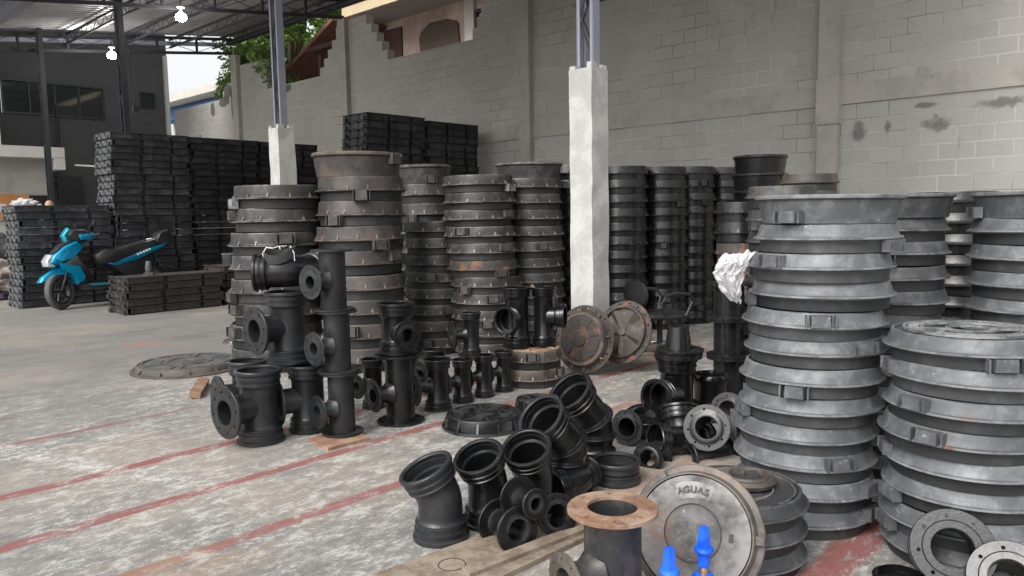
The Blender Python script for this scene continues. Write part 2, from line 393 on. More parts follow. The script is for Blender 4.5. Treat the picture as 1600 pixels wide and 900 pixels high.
    k = mt('ABSOLUTE', mt('ADD', dx, mt('MULTIPLY', wob, 1.5))); k = mt('SUBTRACT', 1.0, rp(k, .02, .12))
    k = mt('MULTIPLY', k, mt('MULTIPLY', rp(Y, 3.2, 4.0), rp(nz(mp(4, 4, 1), 3, 12, .9), .49, .55)))
    col = mix(mt('MULTIPLY', k, .6), col, (.66, .65, .62))
    L.new(col, b.inputs['Base Color'])
    k = n.new('ShaderNodeMapRange'); k.inputs[3].default_value = .5; k.inputs[4].default_value = .95; L.new(nz(mp(1, 3, 6), 2), k.inputs[0]); L.new(k.outputs[0], b.inputs['Roughness'])
    bp = n.new('ShaderNodeBump'); bp.inputs['Strength'].default_value = .35; bp.inputs['Distance'].default_value = .006
    L.new(nz(mp(1, 1), 40, 6), bp.inputs['Height']); L.new(bp.outputs[0], b.inputs['Normal'])
    return m
g = MB(); S_ = 150; g.add([(-S_, -S_, 0), (S_, -S_, 0), (S_, S_, 0), (-S_, S_, 0)], [(0, 1, 2, 3)])
go = g.build('ground', floor_material(), smooth=False); go.rotation_euler.z = A0; tag(go, kind='structure')

# ------------------------------------------------------------------ the long block wall
def wall_material():
    m = bpy.data.materials.new('painted_block_wall'); m.use_nodes = True
    n = m.node_tree.nodes; L = m.node_tree.links; b = n['Principled BSDF']
    tc = n.new('ShaderNodeTexCoord'); sep = n.new('ShaderNodeSeparateXYZ'); L.new(tc.outputs['Object'], sep.inputs[0])
    cb = n.new('ShaderNodeCombineXYZ'); L.new(sep.outputs[1], cb.inputs[0]); L.new(sep.outputs[2], cb.inputs[1])
    nw = n.new('ShaderNodeTexNoise'); nw.inputs['Scale'].default_value = 2.5; L.new(cb.outputs[0], nw.inputs['Vector'])
    va = n.new('ShaderNodeVectorMath'); va.operation = 'MULTIPLY_ADD'; L.new(nw.outputs['Color'], va.inputs[0]); va.inputs[1].default_value = (.018, .018, 0); L.new(cb.outputs[0], va.inputs[2])
    def brick(mort, sm):
        k = n.new('ShaderNodeTexBrick'); k.inputs['Scale'].default_value = 1; k.inputs['Brick Width'].default_value = .4; k.inputs['Row Height'].default_value = .2
        k.inputs['Mortar Size'].default_value = mort; k.inputs['Mortar Smooth'].default_value = sm
        k.inputs['Color1'].default_value = (.9, .9, .9, 1); k.inputs['Color2'].default_value = (1, 1, 1, 1); k.inputs['Mortar'].default_value = (1, 1, 1, 1)
        L.new(va.outputs[0], k.inputs['Vector']); return k
    bk = brick(.012, .5); thin = brick(.005, .3)
    def nz(sc, d=6, r=.6, stretch=None):
        k = n.new('ShaderNodeTexNoise'); k.inputs['Scale'].default_value = sc; k.inputs['Detail'].default_value = d; k.inputs['Roughness'].default_value = r
        if stretch:
            q = n.new('ShaderNodeMapping'); q.inputs['Scale'].default_value = stretch; L.new(cb.outputs[0], q.inputs[0]); L.new(q.outputs[0], k.inputs['Vector'])
        else: L.new(cb.outputs[0], k.inputs['Vector'])
        return k.outputs['Fac']
    def rp(s, a, c):
        k = n.new('ShaderNodeMapRange'); k.interpolation_type = 'SMOOTHSTEP'; k.inputs[1].default_value = a; k.inputs[2].default_value = c
        L.new(s, k.inputs[0]); return k.outputs[0]
    def mt(op, a, c):
        k = n.new('ShaderNodeMath'); k.operation = op
        for i, q in enumerate((a, c)):
            if isinstance(q, (int, float)): k.inputs[i].default_value = q
            else: L.new(q, k.inputs[i])
        return k.outputs[0]
    def mix(f, A, B):
        k = n.new('ShaderNodeMix'); k.data_type = 'RGBA'; L.new(f, k.inputs['Factor'])
        for s, i in ((A, 6), (B, 7)):
            if isinstance(s, tuple): k.inputs[i].default_value = (*s, 1)
            else: L.new(s, k.inputs[i])
        return k.outputs[2]
    Z = sep.outputs[2]
    base = mix(rp(Z, 2.72, 2.80), (.42, .415, .385), (.43, .42, .395))
    base = mix(mt('MULTIPLY', nz(.8, 6, .6), 1.0), base, mix(rp(Z, 2.72, 2.8), (.33, .325, .305), (.32, .305, .283)))
    mv = rp(nz(.9, 4, .5), .38, .62)
    base = mix(mt('MULTIPLY', mt('MULTIPLY', bk.outputs['Fac'], mv), .6), base, (.52, .50, .46))       # pale smeared joints
    mul = n.new('ShaderNodeMix'); mul.data_type = 'RGBA'; mul.blend_type = 'MULTIPLY'; mul.inputs[0].default_value = .8
    L.new(base, mul.inputs[6]); L.new(bk.outputs['Color'], mul.inputs[7]); base = mul.outputs[2]
    ck = rp(nz(.55, 4, .6), .46, .56)
    base = mix(mt('MULTIPLY', mt('MULTIPLY', thin.outputs['Fac'], ck), .85), base, (.14, .12, .11))       # open cracked joints
    base = mix(rp(nz(3.0, 9, .75, (1, .35, 1)), .58, .70), base, (.26, .25, .235))
    # dark burnt patches low on the right
    for (u0, z0, ru, rz) in ((3.55, 2.42, .10, .16), (3.2, 2.45, .05, .10), (2.62, 2.44, .16, .12), (1.95, 2.62, .30, .07), (1.2, 2.5, .12, .1), (2.75, 2.68, .16, .04), (3.85, 2.55, .05, .05)):
        k = n.new('ShaderNodeVectorMath'); k.operation = 'SUBTRACT'; L.new(cb.outputs[0], k.inputs[0]); k.inputs[1].default_value = (u0, z0, 0)
        q = n.new('ShaderNodeVectorMath'); q.operation = 'DIVIDE'; L.new(k.outputs[0], q.inputs[0]); q.inputs[1].default_value = (ru, rz, 1)
        l = n.new('ShaderNodeVectorMath'); l.operation = 'LENGTH'; L.new(q.outputs[0], l.inputs[0])
        d = mt('ADD', l.outputs['Value'], mt('MULTIPLY', mt('SUBTRACT', nz(7, 6), .5), 2.2))
        base = mix(mt('MULTIPLY', mt('SUBTRACT', 1.0, rp(d, .4, 1.1)), .75), base, (.11, .10, .095))
    L.new(base, b.inputs['Base Color']); b.inputs['Roughness'].default_value = .9
    bp = n.new('ShaderNodeBump'); bp.inputs['Strength'].default_value = .5; bp.inputs['Distance'].default_value = .008
    h = mt('SUBTRACT', mt('MULTIPLY', nz(30, 6), .5), mt('MULTIPLY', thin.outputs['Fac'], ck)); h = mt('SUBTRACT', h, mt('MULTIPLY', bk.outputs['Fac'], .3))
    L.new(h, bp.inputs['Height']); L.new(bp.outputs[0], b.inputs['Normal'])
    return m
WM = wall_material()
WV = 10.7
wall = thing('block_wall', 'long grey painted block wall with stepped openings behind the stacks', 'wall')
MUV = Matrix.Rotation(A0, 4, 'Z')
def steps(u0, z0, u1, z1, n):
    """staircase from (u0,z0) to (u1,z1)"""
    o = []
    for i in range(n):
        z = z0 + (z1 - z0) * (i + 1) / n; u = u0 + (u1 - u0) * i / n
        o += [(u, z0 + (z1 - z0) * i / n), (u, z)]
    return o + [(u1, z1)]
top = [(-4, 7.2), (7.15, 7.2), (7.15, 4.9), (8.35, 4.95), (8.35, 7.2), (9.9, 7.2)]
top += steps(10.1, 6.2, 10.96, 4.82, 7)[0:]
top += [(13.5, 4.82)] + steps(13.5, 4.82, 14.4, 5.92, 5)[1:] + [(15.35, 5.92)] + steps(15.4, 5.75, 16.3, 4.82, 5)
top += [(18.6, 4.82), (18.6, 5.62), (20.25, 5.62)] + steps(20.3, 5.6, 21.3, 4.85, 4) + [(24.3, 4.82)]
mb = MB()
# split at x so the polygon stays simple: build as vertical strips
us = sorted(set(round(p[0], 4) for p in top))
def topz(u):
    for (a, za), (b2, zb) in zip(top, top[1:]):
        if a - 1e-6 <= u <= b2 + 1e-6 and b2 - a > 1e-4: return za + (zb - za) * (u - a) / (b2 - a)
    return 5
for a, b2 in zip(us, us[1:]):
    if b2 - a < 1e-3: continue
    z = max(topz((a + b2) / 2 - 1e-3), .1)
    mb.box((WV + .1, (a + b2) / 2, z / 2), (.2, b2 - a, z))
o = mb.build('block_courses', WM, wall, smooth=False); o.rotation_euler.z = A0
def wpart(name, boxes, m, parent=None, rot=True, **k):
    q = MB()
    for c, d in boxes: q.box(c, d)
    o = q.build(name, m, parent, **k)
    if rot: o.rotation_euler.z = A0
    return o
pilm = mat('pilaster_concrete', (.37, .35, .315), .9, var=(.31, .295, .27), vs=2, rust=(.2, .185, .17), rt=(.66, .74), rs=5, bump=.6, bs=18)
bands = []
pil = [(3.93, .27, 7.2), (9.42, .26, 7.2), (15.03, .26, 5.95), (20.15, .3, 5.9)]
prev = -4
for c, wd, h in pil + [(24.2, .2, 5)]:
    bands.append(((WV - .012, (prev + c - wd / 2) / 2, 2.93), (.03, c - wd / 2 - prev, .27))); prev = c + wd / 2
wpart('tie_beam', bands, pilm, wall, smooth=False)
for c, wd, h in pil:
    wpart('pilaster', [((WV - .05, c, h / 2), (.14, wd, h))], pilm, wall, smooth=False)
wpart('pilaster_collar', [((WV - .06, 3.93, 2.85), (.17, .30, .62))], pilm, wall, smooth=False)
# bare plaster stains near the far end
for (u, z, du, dz) in ((17.9, 4.2, .12, .9), (17.75, 4.72, .5, .2), (20.5, 4.7, .16, .9), (21.0, 4.75, .5, .22), (20.75, 5.0, .4, .35), (21.7, 4.6, .22, .3), (18.2, 3.95, .05, .25), (22.6, 3.9, .07, .1)):
    q = MB(); N = 22; ring = []
    for k in range(N):
        a = 2 * math.pi * k / N; rr = 1 + .35 * mnoise.noise(Vector((math.cos(a) * 1.7, math.sin(a) * 1.7, u)))
        ring.append((u + du * .6 * rr * math.cos(a), min(z + dz * .6 * rr * math.sin(a), topz(u) - .03)))
    q.prism(ring, 0, .004, Matrix(((0, 0, -1, WV), (1, 0, 0, 0), (0, 1, 0, 0), (0, 0, 0, 1))))
    o = q.build('bare_plaster_patch', MT['stain'], wall, smooth=False); o.rotation_euler.z = A0

# ------------------------------------------------------------------ neighbour house behind the wall
hs = thing('neighbour_house', 'pinkish plaster house with brown window seen through the stepped wall opening', 'house')
wpart('house_wall', [((13.1, 12.4, 3.3), (.2, 8.6, 6.6)), ((14.6, 16.65, 3.3), (2.8, .12, 6.6))], MT['housepink'], hs, smooth=False)
wpart('soffit', [((12.55, 11.6, 6.55), (1.25, 10.4, .1))], MT['soffit'], hs, smooth=False)
wpart('fascia', [((11.9, 11.6, 6.66), (.05, 10.4, .3))], MT['fascia'], hs, smooth=False)
wpart('roof', [((13.3, 11.6, 6.9), (3.0, 10.4, .14))], MT['tile'], hs, smooth=False)
wpart('corner_post', [((12.97, 13.2, 3.3), (.1, .32, 6.5))], MT['soffit'], hs, smooth=False)
win = wpart('window', [((12.96, 12.25, 6.15), (.08, 1.5, .08)), ((12.96, 12.25, 4.3), (.08, 1.5, .08)), ((12.96, 13.0, 5.2), (.08, .09, 1.9)), ((12.96, 11.5, 5.2), (.08, .09, 1.9)), ((12.96, 12.45, 5.2), (.08, .08, 1.9))], MT['maroon'], hs, smooth=False)
wpart('window_pane', [((12.985, 12.25, 5.2), (.02, 1.4, 1.8))], MT['glass'], win, rot=False, smooth=False)
# boarded second window
q = MB(); ring = []
for k in range(24):
    a = 2 * math.pi * k / 24; rr = 1 + .12 * mnoise.noise(Vector((math.cos(a) * 2, math.sin(a) * 2, 3)))
    c_, s_ = math.cos(a), math.sin(a)
    ring.append((14.3 + .72 * rr * math.copysign(abs(c_) ** .6, c_), 5.65 + .52 * rr * math.copysign(abs(s_) ** .6, s_)))
q.prism(ring, 0, .05, Matrix(((0, 0, -1, 12.99), (1, 0, 0, 0), (0, 1, 0, 0), (0, 0, 0, 1))))
o = q.build('board', mat('brown_board', (.09, .065, .05), .9), hs, smooth=False); o.rotation_euler.z = A0
wpart('shutter', [((12.97, 14.2 + k * .12, 4.75), (.05, .1, .9)) for k in range(-4, 5)], MT['maroon'], hs, smooth=False)
wpart('doorway', [((12.98, 16.15, 5.2), (.06, .8, 2.2))], MT['maroon'], hs, smooth=False)
wpart('dark_opening', [((WV + 1.0, 7.8, 6.2), (.1, 2.6, 2.8))], MT['maroon'], hs, smooth=False)
# tiled lean-to roof left of the house
sh = thing('tiled_shed', 'small shed with sloping clay tile roof beside the tree behind the wall', 'shed')
q = MB()
for k in range(26):
    u = 16.4 + k * .14
    z0 = 6.35 - (u - 16.4) * .42
    q.add([(11.3, u, z0), (11.3, u + .07, z0 + .035), (11.3, u + .14, z0 - .06), (14.5, u + .14, z0 + .1), (14.5, u + .07, z0 + .2), (14.5, u, z0 + .16),
           (11.3, u, z0 - .07), (11.3, u + .14, z0 - .13), (14.5, u + .14, z0 + .03), (14.5, u, z0 + .09)],
          [(0, 1, 4, 5), (1, 2, 3, 4), (6, 7, 8, 9), (0, 1, 2, 7, 6), (5, 4, 3, 8, 9), (0, 6, 9, 5), (2, 7, 8, 3)])
o = q.build('roof', MT['tile'], sh, smooth=False); o.rotation_euler.z = A0
wpart('shed_wall', [((13.5, 17.6, 2.4), (.15, 2.6, 4.8)), ((11.4, 17.1, 2.6), (.12, .12, 5.9)), ((11.4, 18.6, 2.4), (.12, .12, 5.4))], MT['maroon'], sh, smooth=False)
wpart('rafter', [((11.35, 17.0, 5.75), (.06, 1.5, .1))], MT['maroon'], sh, smooth=False)
# far building with blue roof edge
fb = thing('far_shop_building', 'far pale building with a blue eave beyond the low wall end', 'building')
P = W(16, 31, 0)
wpart('building_wall', [((18.5, 33, 3.0), (5, 7, 6))], mat('mint_plaster', (.45, .5, .42), .8), fb, smooth=False)
wpart('eave', [((16.2, 33, 6.25), (1.4, 8, .5))], MT['bluepaint'], fb, smooth=False)
wpart('roof', [((18, 33, 6.7), (6.5, 8.6, .3))], MT['soffit'], fb, smooth=False)
wpart('door_frame', [((15.9, 34.6, 5.0), (.1, .5, 2.4))], MT['bluepaint'], fb, smooth=False)

# ------------------------------------------------------------------ tree and vine
def leaves(cl, n, size, seed):
    rs = random.Random(seed); q = MB()
    for c, r in cl:
        for _ in range(n):
            d = Vector((rs.gauss(0, 1), rs.gauss(0, 1), rs.gauss(0, .8))); d = d.normalized() * (r * rs.random() ** .45)
            p = Vector(c) + d; s = size * rs.uniform(.6, 1.3)
            a = Vector((rs.gauss(0, 1), rs.gauss(0, 1), rs.gauss(0, .7))).normalized(); b_ = a.cross(Vector((rs.random(), rs.random(), 1))).normalized()
            q.add([p - a * s, p - a * s * .2 + b_ * s * .42, p + a * s, p - a * s * .1 - b_ * s * .42], [(0, 1, 2, 3)])
    return q
def tree(name, label, cl, trunk, n, size, seed, group=None):
    t = thing(name, label, 'tree', trunk, 0, group)
    q = MB(); b0 = Vector(trunk); rs = random.Random(seed)
    mid = sum((Vector(c) for c, r in cl), Vector()) / len(cl); mid.z = min(c[2] for c, r in cl) - .2
    q.tube([b0, (b0 + mid) / 2 + Vector((.1, .05, 0)), mid], [.2, .15, .12], 10)
    for c, r in cl: q.tube([mid, (mid + Vector(c)) / 2 + Vector((0, 0, .2)), Vector(c)], [.08, .05, .015], 6)
    tr = q.build('trunk', MT['bark'], t); tr.matrix_parent_inverse = Matrix.Translation(-b0)
    cr = leaves(cl, n, size, seed).build('crown', MT['leaf'], t, smooth=False); cr.matrix_parent_inverse = Matrix.Translation(-b0)
    return t
rs = random.Random(3); cl = []
for k in range(30):
    u = rs.uniform(17.2, 23.5); v = rs.uniform(11.7, 13.6)
    z = rs.uniform(5.3, 7.6)
    cl.append((tuple(W(v, u, z)), rs.uniform(.4, .75)))
tree('leafy_tree', 'broad green leafy tree rising behind the grey wall', cl, W(13.5, 20, 0), 260, .11, 5)
cl = [(tuple(W(10.72 + rs.uniform(0, .5), u, z)), r) for u, z, r in ((20.9, 5.6, .4), (21.3, 5.25, .35), (21.7, 5.0, .28), (20.6, 6.1, .5), (20.3, 5.8, .3), (19.6, 5.8, .35), (19.0, 5.7, .35), (18.5, 5.3, .4), (18.2, 4.95, .35), (22.2, 4.8, .15))]
vine = thing('climbing_vine', 'green vine spilling over the top of the far wall end', 'vine', W(11.2, 20.5, 0))
o = leaves(cl, 170, .09, 9).build('foliage', MT['leaf'], vine, smooth=False); o.matrix_parent_inverse = Matrix.Translation(-Vector(W(11.2, 20.5, 0)))
q = MB(); q.tube([W(11.2, 20.5, 0), W(11.1, 20.6, 3), W(11, 20.7, 5.6)], [.05, .04, .02], 8)
for (c, r) in cl[:7]: q.tube([W(11, 20.7, 5.2), Vector(c)], [.02, .008], 5)
o = q.build('stem', MT['bark'], vine); o.matrix_parent_inverse = Matrix.Translation(-Vector(W(11.2, 20.5, 0)))

# ------------------------------------------------------------------ back buildings
bb = thing('dark_back_building', 'charcoal two-storey back wall with a long dark glazed window', 'building')
wpart('back_wall', [((2.7, 24.6, 2.2), (15.8, .4, 4.4)), ((2.7, 24.6, 6.9), (15.8, .4, 3.14)), ((-.0, 24.6, 4.865), (12.1, .4, .93)), ((9.2, 24.6, 4.865), (1.04, .4, .93)), ((10.38, 24.6, 4.865), (.44, .4, .93)), ((9.94, 24.6, 4.63), (.44, .4, .45))], MT['darkwall'], bb, smooth=False)
wf = wpart('window', [((7.37, 24.38, 4.42), (2.62, .05, .05)), ((7.37, 24.38, 5.31), (2.62, .05, .05))] + [((v, 24.38, 4.865), (.04, .05, .85)) for v in (6.08, 6.73, 7.37, 8.0, 8.66)], MT['steeldark'], bb, smooth=False)
wpart('window_pane', [((7.37, 24.42, 4.865), (2.56, .02, .85))], MT['glass'], wf, rot=False, smooth=False)
wf = wpart('small_window', [((9.94, 24.38, 4.87), (.44, .05, .03)), ((9.94, 24.38, 5.31), (.44, .05, .03)), ((9.73, 24.38, 5.09), (.03, .05, .44)), ((10.15, 24.38, 5.09), (.03, .05, .44))], MT['steeldark'], bb, smooth=False)
wpart('window_pane', [((9.94, 24.42, 5.09), (.40, .02, .42))], MT['glass'], wf, rot=False, smooth=False)
wpart('corner_jamb', [((10.52, 24.34, 3.3), (.10, .12, 6.4))], MT['annex'], bb, smooth=False)
wpart('roof_slab', [((2.7, 23.3, 8.35), (15.8, 3.4, .2))], MT['steeldark'], bb, smooth=False)
an = thing('grey_annex', 'pale grey plaster annex with a concrete canopy at far left', 'building')
wpart('annex_wall', [((1.2, 22.2, 5.0), (8.4, .3, 3.6)), ((2.1, 22.2, 1.5), (8.6, .3, 3.0))], MT['annex'], an, smooth=False)
wpart('canopy_beam', [((2.0, 21.7, 3.12), (9.1, .9, .27)), ((6.43, 21.7, 2.86), (.24, .9, .30))], MT['annex'], an, smooth=False)
wpart('louvre', [((4.5, 22.03, 3.5 + k * .2), (1.6, .03, .02)) for k in range(6)], MT['steeldark'], an, smooth=False)
wpart('louvre_post', [((5.15, 22.02, 4), (.03, .03, 1.2))], MT['steeldark'], an, smooth=False)
# black room seen right of the annex
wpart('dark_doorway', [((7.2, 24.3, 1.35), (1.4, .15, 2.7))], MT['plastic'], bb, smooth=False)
def hang(name, label, cat, m, v, u, z, dv, dz, dd=.03, extra=None):
    o = wpart(name, [((0, 0, 0), (dv, dd, dz))], m, smooth=False); o.location = W(v, u, z); tag(o, label, cat); return o
cork = thing('notice_board', 'orange cork notice board on the pale annex wall', 'notice board', W(5.35, 22.0, 1.8), A0)
wpart('cork_panel', [((0, 0, 0), (1.0, .03, .62))], MT['cork'], cork, rot=False, smooth=False)
wpart('frame', [((0, -.005, .32), (1.06, .05, .03)), ((0, -.005, -.32), (1.06, .05, .03)), ((.52, -.005, 0), (.03, .05, .62)), ((-.52, -.005, 0), (.03, .05, .62))], MT['fascia'], cork, rot=False, smooth=False)
for dx, dz, a, c in ((-.28, .1, .2, .24), (-.05, -.02, .16, .2), (.3, .15, .0, .0)):
    if a: wpart('paper_sheet', [((dx, -.025, dz), (a, .006, c))], MT['paper'], cork, rot=False, smooth=False)
tv = thing('wall_screen', 'black flat screen on annex wall beside the notice board', 'screen', W(6.22, 22.0, 1.84), A0)
wpart('screen_panel', [((0, 0, 0), (.62, .05, .5))], MT['plastic'], tv, rot=False, smooth=False)
wpart('label_plate', [((-.12, -.03, .02), (.1, .006, .05))], MT['paper'], tv, rot=False, smooth=False)
# inner tube lamp in the dark doorway
tl = thing('tube_lamp', 'lit tube lamp in the dark doorway beside the annex', 'lamp', W(6.9, 21.7, 2.86), A0)
q = MB(); q.tube([(0, 0, 0), (.75, .0, -.02)], .022, 10); q.build('housing', MT['whitep'], tl)
q = MB(); q.tube([(.56, -.03, -.03), (.78, -.03, -.04)], .03, 10); q.build('lit_tube', MT['lamp'], tl)
q = MB(); q.tube([(0, 0, 0), (0, 0, .26)], .01, 8); q.build('hanger', MT['steeldark'], tl)
# ladder
ld = thing('ladder', 'dark ladder leaning against the charcoal back wall', 'ladder', W(6.6, 23.9, 0), A0)
q = MB(); q.bar((0, -.3, 0), (.5, .42, 4.7), .05); q.bar((.4, -.3, 0), (.8, .42, 4.7), .05); q.build('rails', MT['steeldark'], ld, smooth=False)
q = MB()
for k in range(15):
    t = .05 + k * .062; q.bar((0 + .5 * t, -.3 + .72 * t, 4.7 * t), (.4 + .4 * t, -.3 + .72 * t, 4.7 * t), .03)
q.build('rungs', MT['steeldark'], ld, smooth=False)

# ------------------------------------------------------------------ roof structure
def rz(v): return 5.62 + .125 * (v - 5.7)
RU0, RU1 = 1.4, 20.7
rf = thing('yard_roof', 'corrugated metal roof on dark steel trusses over the yard', 'roof')
q = MB(); per = .2; n = int((RU1 - RU0) / per); vs = []; fs = []
for v in (3.3, 10.95):
    for k in range(n):
        u = RU0 + k * per
        for du, dz in ((0, 0), (.07, 0), (.1, .045), (.17, .045)): vs.append((v, u + du, rz(v) + .22 + dz))
m_ = 4 * n
for k in range(m_ - 1): fs.append((k, k + 1, m_ + k + 1, m_ + k))
q.add(vs, fs); o = q.build('roof_sheet', MT['roof'], rf, smooth=False); o.rotation_euler.z = A0
def truss_v(u, v0=3.35, v1=10.65, m=MT['steeldark']):
    q = MB(); d = .38
    for dz in (.12, .12 - d): q.bar(W(v0, u, rz(v0) + dz), W(v1, u, rz(v1) + dz), .06, .07)
    v = v0; k = 0
    while v < v1 - .3:
        a, b_ = v, min(v + 1.05, v1)
        q.bar(W(a, u, rz(a) + .12), W(a, u, rz(a) + .12 - d), .05)
        q.bar(W(a, u, rz(a) + .1), W(b_, u, rz(b_) + .14 - d), .014); q.bar(W(b_, u, rz(b_) + .1), W(a, u, rz(a) + .14 - d), .014)
        v += 1.05
    q.build('truss', m, rf, smooth=False)
for u in (4.25, 9.5, 15.0, 20.3): truss_v(u)
def purlin(v, m=MT['steeldark'], wide=.045):
    q = MB(); z = rz(v) + .13
    q.bar(W(v, RU0, z), W(v, RU1, z), wide, .05); q.bar(W(v, RU0, z - .2), W(v, RU1, z - .2), wide, .04)
    u = RU0; s = 0
    while u < RU1 - .25:
        q.bar(W(v, u, z - (.2 if s else 0)), W(v, u + .25, z - (0 if s else .2)), .012); u += .25; s = 1 - s
    q.build('purlin', m, rf, smooth=False)
for v in (3.4, 6.5, 7.8, 9.1, 10.3): purlin(v)
q = MB(); q.bar(W(4.45, RU0, rz(4.45) - .05), W(4.45, RU1, rz(4.45) - .05), .16, .22); q.build('gutter_beam', MT['steel'], rf, smooth=False)
q = MB(); q.bar(W(3.35, 20.75, rz(3.35) + .05), W(10.6, 20.75, rz(10.6) + .05), .08, .10); q.build('end_flashing', MT['steel'], rf, smooth=False)
q = MB(); q.bar(W(10.75, RU0, rz(10.75) + .08), W(10.75, RU1, rz(10.75) + .08), .1, .14); q.build('wall_flashing', MT['steeldark'], rf, smooth=False)
# hangar lamps
def lamp(P, label):
    t = thing('pendant_lamp', label, 'lamp', P, 0, 'pendant lamps under the roof'); t.scale = (.78,) * 3
    q = MB(); q.sweep([(0, 0), (.09, -.0), (.09, -.03), (.03, -.05), (.03, -.14), (0, -.14)], seg=20, closed=False); q.build('holder', MT['whitep'], t)
    q = MB(); q.sweep([(0, -.14), (.05, -.15), (.11, -.2), (.135, -.26), (.11, -.32), (.05, -.35), (0, -.355)], seg=24, closed=False); q.build('bulb', MT['lamp'], t)
    l = bpy.data.lights.new('bulb_light', 'POINT'); l.energy = 45; l.shadow_soft_size = .14; l.color = (1, .97, .92)
    lo = bpy.data.objects.new('bulb_light', l); COL.objects.link(lo); lo.parent = t; lo.location = (0, 0, -.5)
    return t
for x, y, Y, lb in ((282, 10, 15.0, 'lit pendant lamp, nearer one to the right of the steel post'), (174, 73, 18.3, 'lit pendant lamp, farther one left of the steel post')):
    P = pt(x, y, Y); lamp(P, lb)
    q = MB(); q.tube([(0, 0, 0), (0, 0, max(.05, rz(P.dot(VD)) + .1 - P.z))], .012, 6)
    q.build('cable', MT['steeldark'], [o for o in COL.objects if o.get('label') == lb][0])

# ------------------------------------------------------------------ columns
def column(v, u, ztop, label, steel, lean=(0, 0), post=True):
    P = W(v, u); t = thing('concrete_column', label, 'column', P, A0, 'columns carrying the roof')
    q = MB(); a = .125
    prof = []
    # chipped top: four corner heights with a notch
    vs = []; N = 14
    for k in range(N + 1):
        z = ztop * k / N; j = .006
        rs_ = random.Random(k * 7 + int(u * 10))
        for sx, sy in ((-1, -1), (1, -1), (1, 1), (-1, 1)):
            vs.append((sx * a + rs_.uniform(-j, j) + lean[0] * z, sy * a + rs_.uniform(-j, j) + lean[1] * z, z))
    fs = [(4 * k + i, 4 * k + (i + 1) % 4, 4 * k + 4 + (i + 1) % 4, 4 * k + 4 + i) for k in range(N) for i in range(4)] + [(0, 3, 2, 1), tuple(4 * N + i for i in range(4))]
    q.add(vs, fs); q.build('concrete_shaft', MT['column'], t, smooth=False)
    q = MB(); c = Vector((lean[0] * ztop, lean[1] * ztop, 0))
    q.box((c.x - .07, c.y - .095, ztop + .02), (.09, .05, .06)); q.box((c.x + .08, c.y - .03, ztop + .015), (.08, .17, .05)); q.box((c.x - .02, c.y + .09, ztop + .012), (.2, .06, .04))
    q.build('chipped_rim', MT['column'], t, smooth=False)
    if post:
        h = rz(v) + .2
        q = MB()
        for sy in (-1, 1):
            q.box((c.x, c.y + sy * .085, (ztop + h) / 2), (.10, .012, h - ztop)); 
            for sx in (-1, 1): q.box((c.x + sx * .044, c.y + sy * .072, (ztop + h) / 2), (.012, .03, h - ztop))
        q.build('steel_post', steel, t, smooth=False)
        q = MB(); z = ztop + .1; s = 1
        while z < h - .4:
            for sx in (-1, 1): q.bar(Vector((c.x + sx * .035, c.y - s * .075, z)), Vector((c.x + sx * .035, c.y + s * .075, z + .36)), .012)
            z += .36; s = -s
        q.build('lacing', MT['steeldark'], t, smooth=False)
    return t
column(5.62, 4.22, 2.68, 'white concrete column in the middle, nearest of the columns', MT['steel'])
column(5.62, 9.46, 2.62, 'white concrete column behind the stacks at left, top only visible', MT['steel'])
column(5.73, 15.12, 2.6, 'dark lattice steel post rising behind the tallest grate pile', MT['steeldark'])
column(5.84, 20.1, .6, 'farthest dark steel post in front of the charcoal wall window', MT['steeldark'])
jb = thing('junction_box', 'small junction box with cable loop on the steel post', 'junction box', pt(212, 170, 13.6), A0)
q = MB(); q.box((0, 0, 0), (.1, .06, .1)); q.build('box_body', MT['steeldark'], jb, smooth=False)
q = MB(); q.tube([(0, -.02, .05), (-.08, -.02, .5), (-.05, -.02, .9), (.0, -.02, 1.1)], .012, 6); q.build('cable', MT['plastic'], jb)

